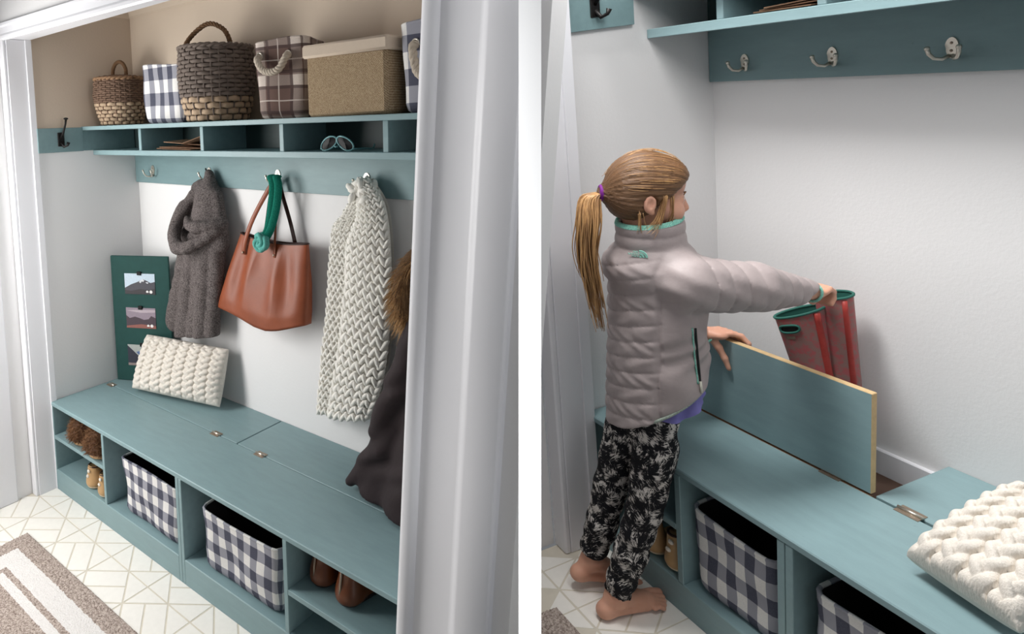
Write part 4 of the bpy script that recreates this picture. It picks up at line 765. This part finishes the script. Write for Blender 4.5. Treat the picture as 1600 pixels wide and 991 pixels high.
S = SDF((0.22, -0.78, 0.72), (0.46, -0.50, 0.97), 0.0034)
S.ell(hp(-0.008, 0, 0.014), (0.098, 0.080, 0.094), 0.01, HM); S.ell(hp(0.042, 0, 0.030), (0.060, 0.068, 0.058), 0.02, HM); S.ell(hp(-0.030, 0, -0.03), (0.070, 0.072, 0.058), 0.02, HM); S.cap(hp(-0.07, 0, -0.005), hp(-0.106, 0, -0.010), 0.05, 0.017, 0.03)
nf = FW * 0.70 - UP * 0.714; S.half(nf, float(nf @ HC) + 0.036, 0.006); S.half(-UP, -float(UP @ HC) + 0.082, 0.012)
for q in (-1, 1): S.ell(hp(-0.002, q * 0.084, -0.030), (0.019, 0.022, 0.029), 0.005, HM, cut=True)
def groove(X, Y, Z):
    a = (X - HC[0]) * RT[0] + (Y - HC[1]) * RT[1]; c = (X - HC[0]) * UP[0] + (Y - HC[1]) * UP[1] + (Z - HC[2]) * UP[2]; f = (X - HC[0]) * FW[0] + (Y - HC[1]) * FW[1]; t = np.arctan2(a, c + 0.012)
    return 0.0008 * np.sin(31 * t + 18 * f) + 0.0007 * np.sin(57 * t - 25 * f + 1) + 0.0005 * np.sin(97 * t)
S.add(groove); soft('hair', S, m_hair, girl, 0)
TIE = hp(-0.110, 0, -0.010); b = MB()
for q in range(3): b.tube([TIE - FW * (0.004 * q - 0.004) + 0.0185 * (math.cos(a) * RT + math.sin(a) * UP) for a in np.linspace(0, 2 * math.pi, 20, endpoint=False)], 0.0055, 6, closed=True)
b.build('hair_tie', plain('purple_elastic', (122, 40, 138), 0.6), girl, True)
b = MB(); core = spline([TIE, TIE + np.array([-0.012, -0.030, -0.012]), (0.290, -0.782, 0.755), (0.288, -0.790, 0.68), (0.294, -0.784, 0.58), (0.304, -0.770, 0.45)], 22)
wd = np.interp(np.linspace(0, 1, 22), [0, 0.12, 0.35, 0.7, 1], [0.012, 0.024, 0.033, 0.026, 0.012])
for q in range(170):
    r = math.sqrt(RNG.uniform(0, 1)); a = RNG.uniform(0, 6.283); L = int(RNG.integers(16, 23)); o1, o2 = r * math.cos(a), r * math.sin(a); wv = RNG.normal(0, 0.0075, 3); ph = RNG.uniform(0, 6)
    P = core[:L] + np.outer(wd[:L] * o1, EE) + np.outer(wd[:L] * o2 * 0.8, NN) + np.outer(np.sin(np.linspace(0, 5, L) + ph), wv) * np.linspace(0, 1, L)[:, None]
    b.tube(P, np.linspace(0.0030, 0.0008, L), 5)
b.build('ponytail', m_pony, girl, True, 'stuff', fix=False)
b = MB()
for pts in ([hp(0.03, 0.070, 0.0), hp(0.020, 0.078, -0.05), hp(0.006, 0.082, -0.085), hp(-0.012, 0.086, -0.105)], [hp(0.05, 0.060, -0.005), hp(0.052, 0.062, -0.05), hp(0.046, 0.064, -0.08), hp(0.048, 0.066, -0.10)], [hp(0.028, 0.070, 0.0), hp(0.012, 0.080, -0.06), hp(-0.004, 0.084, -0.09)], [hp(-0.03, 0.074, -0.05), hp(-0.028, 0.078, -0.08), hp(-0.026, 0.080, -0.10)]):
    for q in range(12): j = RNG.normal(0, 0.0024, 3); b.tube(spline(np.array(pts) + j + np.linspace(0, 1, len(pts))[:, None] ** 1.5 * RNG.normal(0, 0.006, 3), 12), np.linspace(0.0010, 0.0003, 12), 4)
for q in range(60):
    a = RNG.uniform(-1.6, 1.6); f0 = RNG.uniform(-0.06, 0.06); p = lambda f, k: hp(f, (0.082 + k) * math.sin(a) * math.sqrt(max(0.1, 1 - (f / 0.105) ** 2)), 0.014 + (0.096 + k) * math.cos(a) * math.sqrt(max(0.1, 1 - (f / 0.105) ** 2))); k = RNG.uniform(0.0, 0.006)
    b.tube(spline([p(f0 + 0.035, 0.0), p(f0 + 0.01, k), p(f0 - 0.03, k * 0.6), p(f0 - 0.05, -0.001)], 9), 0.0006, 3)
b.build('loose_locks', m_pony, girl, True, 'stuff', fix=False)
# leggings
s_ = N('feather_print_leggings', 0.75, 0, 0.15); ob = s_.tc.outputs['Object']; vo = s_.n('TexVoronoi', {'Vector': s_.n('Mapping', {'Vector': ob, 'Scale': (1, 1, 0.75)}).outputs[0], 'Scale': 36, 'Randomness': 1.0}); ang = s_.math('MULTIPLY', s_.n('SeparateColor', {0: vo.outputs['Color']}).outputs[0], 6.28)
ro = s_.n('VectorRotate', {'Vector': ob, 'Angle': ang, 'Axis': tuple(NN)}, rotation_type='AXIS_ANGLE').outputs[0]; stn = s_.noise(62, 4, 0.7, ro, (1.0, 1.0, 5.0)); pat = s_.noise(38, 2, 0.5); fl_ = s_.math('SUBTRACT', s_.math('ADD', stn, s_.math('MULTIPLY', pat, 0.7)), s_.math('MULTIPLY', vo.outputs['Distance'], 0.25))
s_.color(s_.ramp(fl_, 0.74, 0.85, lin(24, 24, 28), lin(208, 202, 196))); s_.bump(s_.noise(120, 2), 0.0015, 0.4); m_leg = s_.m
S = SDF((0.11, -0.86, -0.47), (0.46, -0.55, 0.29), 0.005); wr = lambda a, f, p=0: (lambda t, X, Y, Z: a * np.sin(f * Z + 30 * X + p) * (0.3 + t))
S.ell((0.322, -0.648, 0.17), (0.092, 0.076, 0.09), 0.02)
for hip, knee, mid, ank, p in (((0.366, -0.662, 0.09), (0.346, -0.695, -0.12), (0.322, -0.732, -0.27), (0.300, -0.772, -0.412), 0), ((0.256, -0.662, 0.09), (0.217, -0.700, -0.12), (0.196, -0.728, -0.27), (0.177, -0.754, -0.372), 2)):
    S.cap(hip, knee, 0.060, 0.047, 0.018, fn=wr(0.002, 55, p)); S.cap(knee, mid, 0.047, 0.045, 0.012, fn=wr(0.003, 80, p)); S.cap(mid, ank, 0.045, 0.0375, 0.01, fn=wr(0.003, 110, p)); d = np.array(ank) - np.array(mid); d /= np.linalg.norm(d)
    S.cap(np.array(ank) + d * 0.026, np.array(ank) + d * 0.08, 0.05, 0.05, 0.003, cut=True)
soft('leggings', S, m_leg, girl, 1)
# shirt hem under the jacket
n = 72; a = np.arange(n) * 2 * math.pi / n; rows = []
for i in range(7):
    f = i / 6; fr = np.clip(0.5 + 0.75 * np.sin(a + 0.55), 0, 1); rf = 0.006 * f * np.sin(9 * a) + 0.004 * f * np.sin(14 * a + 1); x = 0.338 + (0.112 + 0.026 * f * fr + rf) * np.cos(a); y = -0.636 + (0.088 + 0.020 * f * fr + rf) * np.sin(a)
    rows.append(np.stack([x, y, 0.220 + 0.42 * (x - 0.344) + 0.56 * (y + 0.63) + 0.06 - f * (0.055 + 0.055 * fr) + 0.005 * f * np.sin(5 * a)], 1))
MB().grid(np.array(rows), cv=True).build('shirt', plain('lavender_jersey', (122, 118, 182), 0.85), girl, True)
# quilted jacket
m_jack = plain('grey_quilt_nylon', (166, 154, 153), 0.5, var=0.08, scale=60, bump=0.0015, bscale=60, spec=0.4); m_jlin = fleece('teal_sherpa', (112, 178, 162), (158, 214, 198), 260)
S = SDF((0.10, -0.79, 0.06), (0.57, -0.19, 0.78), 0.0036)
def body_q(t, X, Y, Z):
    back = 1 / (1 + np.exp((X - 0.432) / 0.004)); q = np.abs(np.sin(math.pi * (Z - 0.28 * (X - 0.344) - 0.012) / 0.0447)) ** 0.26; pk = 0.0013 * np.sin(95 * X + 40 * Z + 3 * np.sin(60 * Z)) * q
    side = 0.0030 * np.sin(38 * (Z + 0.9 * Y) + 2 * np.sin(20 * X)); seam = -0.006 * np.exp(-((X - 0.432) / 0.005) ** 2)
    return back * (0.0066 * q - 0.0030 + pk) + (1 - back) * (side + 0.0022 * np.sin(70 * (Z - 0.9 * Y) + 3 * np.sin(31 * Z))) + seam
S.cap((0.344, -0.616, 0.575), (0.341, -0.632, 0.12), 0.104, 0.117, 0.02, sq=(1.26, 1, 1), fn=body_q); S.ell((0.355, -0.620, 0.600), (0.135, 0.096, 0.070), 0.02); S.ell((0.334, -0.642, 0.615), (0.118, 0.098, 0.078), 0.02, fn=lambda X, Y, Z: 0.8 * body_q(0, X, Y, Z)); S.ell((0.352, -0.620, 0.650), (0.110, 0.085, 0.050), 0.02); S.cap((0.343, -0.628, 0.63), (0.344, -0.628, 0.735), 0.088, 0.082, 0.012, fn=lambda t, X, Y, Z: 0.004 * np.abs(np.sin(math.pi * Z / 0.034)) ** 0.6)
def arm_q(L, off=0.0): return lambda t, X, Y, Z: 0.0078 * np.abs(np.sin(math.pi * (t * L + off + 0.25 * (Z - 0.55)) / 0.047)) ** 0.30 + 0.0014 * np.sin(110 * Z + 60 * Y + 20 * X)
RA = [(0.452, -0.620, 0.590), (0.490, -0.440, 0.550), (0.486, -0.248, 0.494)]; S.cap(RA[0], RA[1], 0.070, 0.058, 0.014, fn=arm_q(0.20)); S.cap(RA[1], RA[2], 0.058, 0.030, 0.012, fn=arm_q(0.218, 0.012))
LA = [(0.258, -0.612, 0.575), (0.170, -0.470, 0.41), (0.224, -0.336, 0.306)]; S.cap(LA[0], LA[1], 0.052, 0.050, 0.014, fn=arm_q(0.22)); S.cap(LA[1], LA[2], 0.052, 0.034, 0.012, fn=arm_q(0.18))
nh = np.array([-0.06, -0.26, -1.0]) * -1; hz = lambda x, y: 0.220 + 0.42 * (x - 0.344) + 0.56 * (y + 0.63)
S.half((0.42, 0.56, -1.0), -(0.220 - 0.42 * 0.344 + 0.56 * 0.63), 0.006)
S.cap((0.343, -0.630, 0.655), (0.343, -0.626, 0.80), 0.068, 0.072, 0.004, cut=True); S.half((0, -0.10, 1), 0.752 + 0.10 * 0.63, 0.004)
for A_, r_ in ((RA, 0.03), (LA, 0.03)):
    d = np.array(A_[2]) - np.array(A_[1]); d /= np.linalg.norm(d); S.cap(np.array(A_[2]) + d * 0.0295, np.array(A_[2]) + d * 0.07, 0.036, 0.04, 0.003, cut=True)
jk = soft('jacket', S, m_jack, girl, 0)
# hem band, collar lining, cuffs
a = np.linspace(0, 2 * math.pi, 80, endpoint=False); hemP = np.stack([0.341 + 0.136 * np.cos(a), -0.632 + 0.108 * np.sin(a), 0 * a], 1); hemP[:, 2] = hz(hemP[:, 0], hemP[:, 1]) + 0.003; MB().tube(hemP, 0.0045, 6, closed=True).build('hem_lining', fleece('grey_sherpa', (136, 146, 138), (172, 184, 172), 260), jk, True)
rows = []
for z_, r_ in ((0.66, 0.062), (0.715, 0.069), (0.750, 0.0725), (0.757, 0.077), (0.754, 0.083), (0.746, 0.0855)): rows.append(np.stack([0.343 + r_ * np.cos(a), -0.629 + r_ * np.sin(a), z_ + 0.10 * r_ * np.sin(a)], 1))
MB().grid(np.array(rows), cv=True).build('collar_lining', m_jlin, jk, True)
for A_ in (RA, LA):
    d = np.array(A_[2]) - np.array(A_[1]); d /= np.linalg.norm(d); u = np.cross(d, [0, 0, 1]); u /= np.linalg.norm(u); w = np.cross(d, u); c = np.array(A_[2]) + d * 0.026; MB().tube([c + 0.0245 * (math.cos(k) * u + math.sin(k) * w) for k in a[::4]], 0.004, 6, closed=True).build('cuff_lining', m_jlin, jk, True)
# zip pocket, puller and embroidered emblem laid on the jacket's surface
base_ = np.array(jk['_b']); tree = BVHTree.FromPolygons([tuple(v.co + Vector(base_)) for v in jk.data.vertices], [tuple(p.vertices) for p in jk.data.polygons])
def on(s, z, out=0.001):
    p = P0 + EE * s + np.array([0, 0, z]); d = p - EYE; d /= np.linalg.norm(d); h = tree.ray_cast(Vector(EYE), Vector(d)); q, nn = (np.array(h[0]), np.array(h[1])) if h[0] is not None else (p, -d); return q + nn * out
zp = [on(s, z, 0.0015) for s, z in ((0.188, 0.435), (0.190, 0.39), (0.192, 0.34), (0.194, 0.30), (0.195, 0.27))]; MB().tube(spline(zp, 16), 0.0030, 6).build('pocket_zip', plain('black_zip', (30, 30, 32), 0.5), jk, True)
zp = [on(s, z, 0.0012) for s, z in ((0.181, 0.435), (0.183, 0.39), (0.185, 0.34), (0.188, 0.30), (0.190, 0.27))]; MB().tube(spline(zp, 16), 0.0022, 6).build('zip_piping', m_jlin, jk, True)
MB().tube([on(0.194, 0.278, 0.004), on(0.196, 0.245, 0.004)], 0.0034, 6).build('zip_puller', plain('pale_zip_puller', (206, 204, 190), 0.5), jk, True)
m_emb = plain('mint_embroidery', (150, 212, 196), 0.7); c0 = on(0.059, 0.648, 0.0); ex = on(0.070, 0.648, 0.0) - on(0.048, 0.648, 0.0); ex /= np.linalg.norm(ex); ez = np.array([0, 0, 1.0]); nrm = np.cross(ex, ez)
if nrm @ (EYE - c0) < 0: nrm = -nrm
b = MB()
for i, (r0, r1) in enumerate(((0.0, 0.006), (0.0085, 0.0130), (0.0155, 0.0205))):
    pts = [(0.003 + r * math.cos(k), -0.0085 + r * math.sin(k)) for r, ks in ((r1, np.linspace(0, math.pi / 2, 9)), (r0, np.linspace(math.pi / 2, 0, 9))) for k in ks]; b.prism(pts, c0 + nrm * 0.0015, ex, ez, nrm * 0.003)
b.build('emblem_dome', m_emb, jk)
tx = bpy.data.curves.new('emblem_text', 'FONT'); tx.body = 'THE\nNORTH\nFACE'; tx.size = 0.0075; tx.space_line = 0.75; tx.align_x = 'RIGHT'; tx.extrude = 0.0008
o = bpy.data.objects.new('emblem_text', tx); COL.objects.link(o); dg = bpy.context.evaluated_depsgraph_get(); me = bpy.data.meshes.new_from_object(o.evaluated_get(dg)); bpy.data.objects.remove(o)
eo = bpy.data.objects.new('emblem_text', me); COL.objects.link(eo); me.materials.append(m_emb); eo.parent = jk; Fm = frame(c0 + nrm * 0.0045 + ex * 0.001 + ez * 0.005, ex, ez, nrm); Fm[:3, 3] -= base_; eo.matrix_local = Matrix(Fm)
# ---------------------------------------------------------------- the red boots she holds
s_ = N('red_rubber', 0.5, 0, 0.3); n1 = s_.noise(60, 3, 0.6); s_.color(s_.mix(s_.ramp(n1, 0.45, 0.58), lin(138, 104, 99), lin(164, 86, 88))); m_red = s_.m; m_stripe = plain('red_stripe', (166, 62, 56), 0.45, var=0.35, scale=50); m_teal_l = plain('boot_teal_trim', (44, 98, 88), 0.7); m_hole = plain('dark_handle_slot', (22, 30, 30), 0.8)
def rain_boot(name, top, bot, hw, hd, tilt, yaw, toe, label, slot):
    top, bot = np.array(top), np.array(bot); t = thing(name, bot - np.array([0, 0, 0.14]), label, 'boot', 'red rain boots'); n = 40; a = np.arange(n) * 2 * math.pi / n; c, s = math.cos(yaw), math.sin(yaw)
    def ring(f, k=1.0, dz=0.0):
        p = top + (bot - top) * f; w = hw * (1 - 0.16 * f) * k; d = hd * (1 - 0.1 * f) * k; lx, ly = w * np.cos(a), d * np.sin(a); return np.stack([p[0] + c * lx - s * ly, p[1] + s * lx + c * ly, p[2] + dz + tilt * lx * (1 - f) + 0 * a], 1)
    MB().grid(np.array([ring(f) for f in np.linspace(0, 1, 12)]), cv=True).build('shaft', m_red, t, True)
    MB().grid(np.array([ring(f, 0.94) for f in np.linspace(0, 0.9, 6)]), cv=True).build('lining', m_teal_l, t, True); MB().tube(ring(0.0), 0.004, 6, closed=True).build('rim', m_teal_l, t, True)
    S = SDF(bot - 0.17, bot + np.array([0.17, 0.17, 0.05]), 0.006); d = np.array(toe); S.cap(bot + np.array([0, 0, 0.0]), bot + np.array([0, 0, -0.09]), hw * 0.84, hw * 0.8, 0.02); S.cap(bot + np.array([0, 0, -0.10]), bot + d * 0.11 + np.array([0, 0, -0.105]), 0.038, 0.036, 0.03); S.half((0, 0, -1), -bot[2] + 0.135); S.half((0, 0, 1), bot[2] + 0.004); soft('foot', S, m_red, t)
    sp = [top + (bot - top) * f for f in np.linspace(0.03, 1, 10)]; k = 0.62 if slot else 0.45
    MB().tube([np.array([p[0] + c * hw * k * (1 - 0.16 * i / 9) + s * hd * 0.80 , p[1] + s * hw * k - c * hd * 0.80, p[2] + tilt * hw * k * (1 - i / 9)]) for i, p in enumerate(sp)], 0.006, 8, flat=1.6, up=(1, 0.3, 0)).build('stripe', m_stripe, t, True)
    if slot:
        def sf(phi, f, out): pp = top + (bot - top) * f; w, d = hw * (1 - 0.16 * f) + out, hd * (1 - 0.1 * f) + out; lx, ly = w * math.cos(phi), d * math.sin(phi); return np.array([pp[0] + c * lx - s * ly, pp[1] + s * lx + c * ly, pp[2] + tilt * lx * (1 - f)])
        q = np.array([sf(-2.15 + 0.46 * math.copysign(abs(math.cos(k_)) ** 0.7, math.cos(k_)), 0.17 + 0.055 * math.copysign(abs(math.sin(k_)) ** 0.8, math.sin(k_)), 0.0025) for k_ in a])
        MB().tube(q, 0.0034, 6, closed=True).build('slot_trim', m_teal_l, t, True); g = [[sf(-2.15 + 0.44 * u_, 0.17 + 0.05 * v_, 0.0018) for u_ in np.linspace(-1, 1, 9)] for v_ in np.linspace(-1, 1, 5)]; MB().grid(np.array(g)).build('handle_slot', m_hole, t)
        g = [[sf(-2.15 + 0.2 * u_, 0.30 + 0.02 * v_, 0.002) for u_ in np.linspace(-1, 1, 5)] for v_ in (-1, 1)]; MB().grid(np.array(g)).build('tag', m_bronze, t)
rain_boot('rain_boot', (0.400, -0.155, 0.388), (0.428, -0.125, 0.17), 0.060, 0.034, 0.42, 0.62, (0.0, 0.2, 0), 'red rain boot with dark handle slot, nearer the girl', True)
rain_boot('rain_boot', (0.452, -0.095, 0.440), (0.478, -0.085, 0.17), 0.044, 0.036, 0.18, 0.62, (0.30, 0.05, 0), 'red rain boot farther from the girl, toe toward the wall', False)
# ---------------------------------------------------------------- bins, shoes, cushion, papers, rug in the right alcove
m_g4 = gingham('navy_check_near', 0.058, G_NAVY, G_MID, G_WHITE, 0.010, (0.3, 0.1), pv=0.098)
bin_((0.516, -0.438, -0.3805), 0.245, 0.26, 0.258, m_g4, 'navy and white checked fabric bin beside the standing girl', 'checked fabric bins', 0.006, 0.010, 6)
bin_((0.862, -0.438, -0.3805), 0.255, 0.26, 0.262, m_g4, 'navy and white checked fabric bin under the large near cushion', 'checked fabric bins', 0.006, 0.010, 7)
shoe('flat_shoe', (0.242, -0.592, -0.3805), 0.05, 0.2, 0.075, 0.135, m_gold, m_solec, 'tan flat shoe in the cubby behind the girl, farther from the divider', 'shoe', 'tan flat shoes', 'flat')
shoe('flat_shoe', (0.322, -0.592, -0.3805), 0.03, 0.2, 0.072, 0.135, m_gold, m_solec, 'tan flat shoe in the cubby behind the girl, against the divider', 'shoe', 'tan flat shoes', 'flat')
cable_pillow('knit_cushion', [(0.872, -0.485, 0.042), (1.075, -0.520, 0.042), (1.10, -0.215, 0.150), (0.905, -0.185, 0.130)], 0.060, 4, 2.4, 'large white cable-knit cushion at the near end of the bench', m_cable, 0.016, None, nu=220, nv=200, puff=0.28)
t = thing('folded_papers', (0.42, -0.22, 1.262), 'brown kraft papers in the cubby above the girl', 'papers')
for i, (x0, x1, y, z, a_) in enumerate(((0.345, 0.50, -0.235, 0.0, 0.0), (0.35, 0.505, -0.225, 0.006, -0.03), (0.36, 0.515, -0.23, 0.012, -0.06))):
    MB().box((-(x1 - x0) / 2, -0.09, 0), ((x1 - x0) / 2, 0.09, 0.0035), 0.0008, M=np.array(Matrix.Translation(((x0 + x1) / 2, y + 0.08, 1.2645 + z)) @ Matrix.Rotation(a_, 4, 'Y') @ Matrix.Rotation(0.12 * i, 4, 'Z'))).build('sheet', m_kraft, t)
rug((0.205, -0.918, -0.4835), (0.205, -1.05), (0.6, -0.918), 1.0, -1.0, ((0.30, 0.32),), 'brown woven rug corner at the girl\'s bare feet')
for o in bpy.data.objects:
    if '_b' in o: del o['_b']
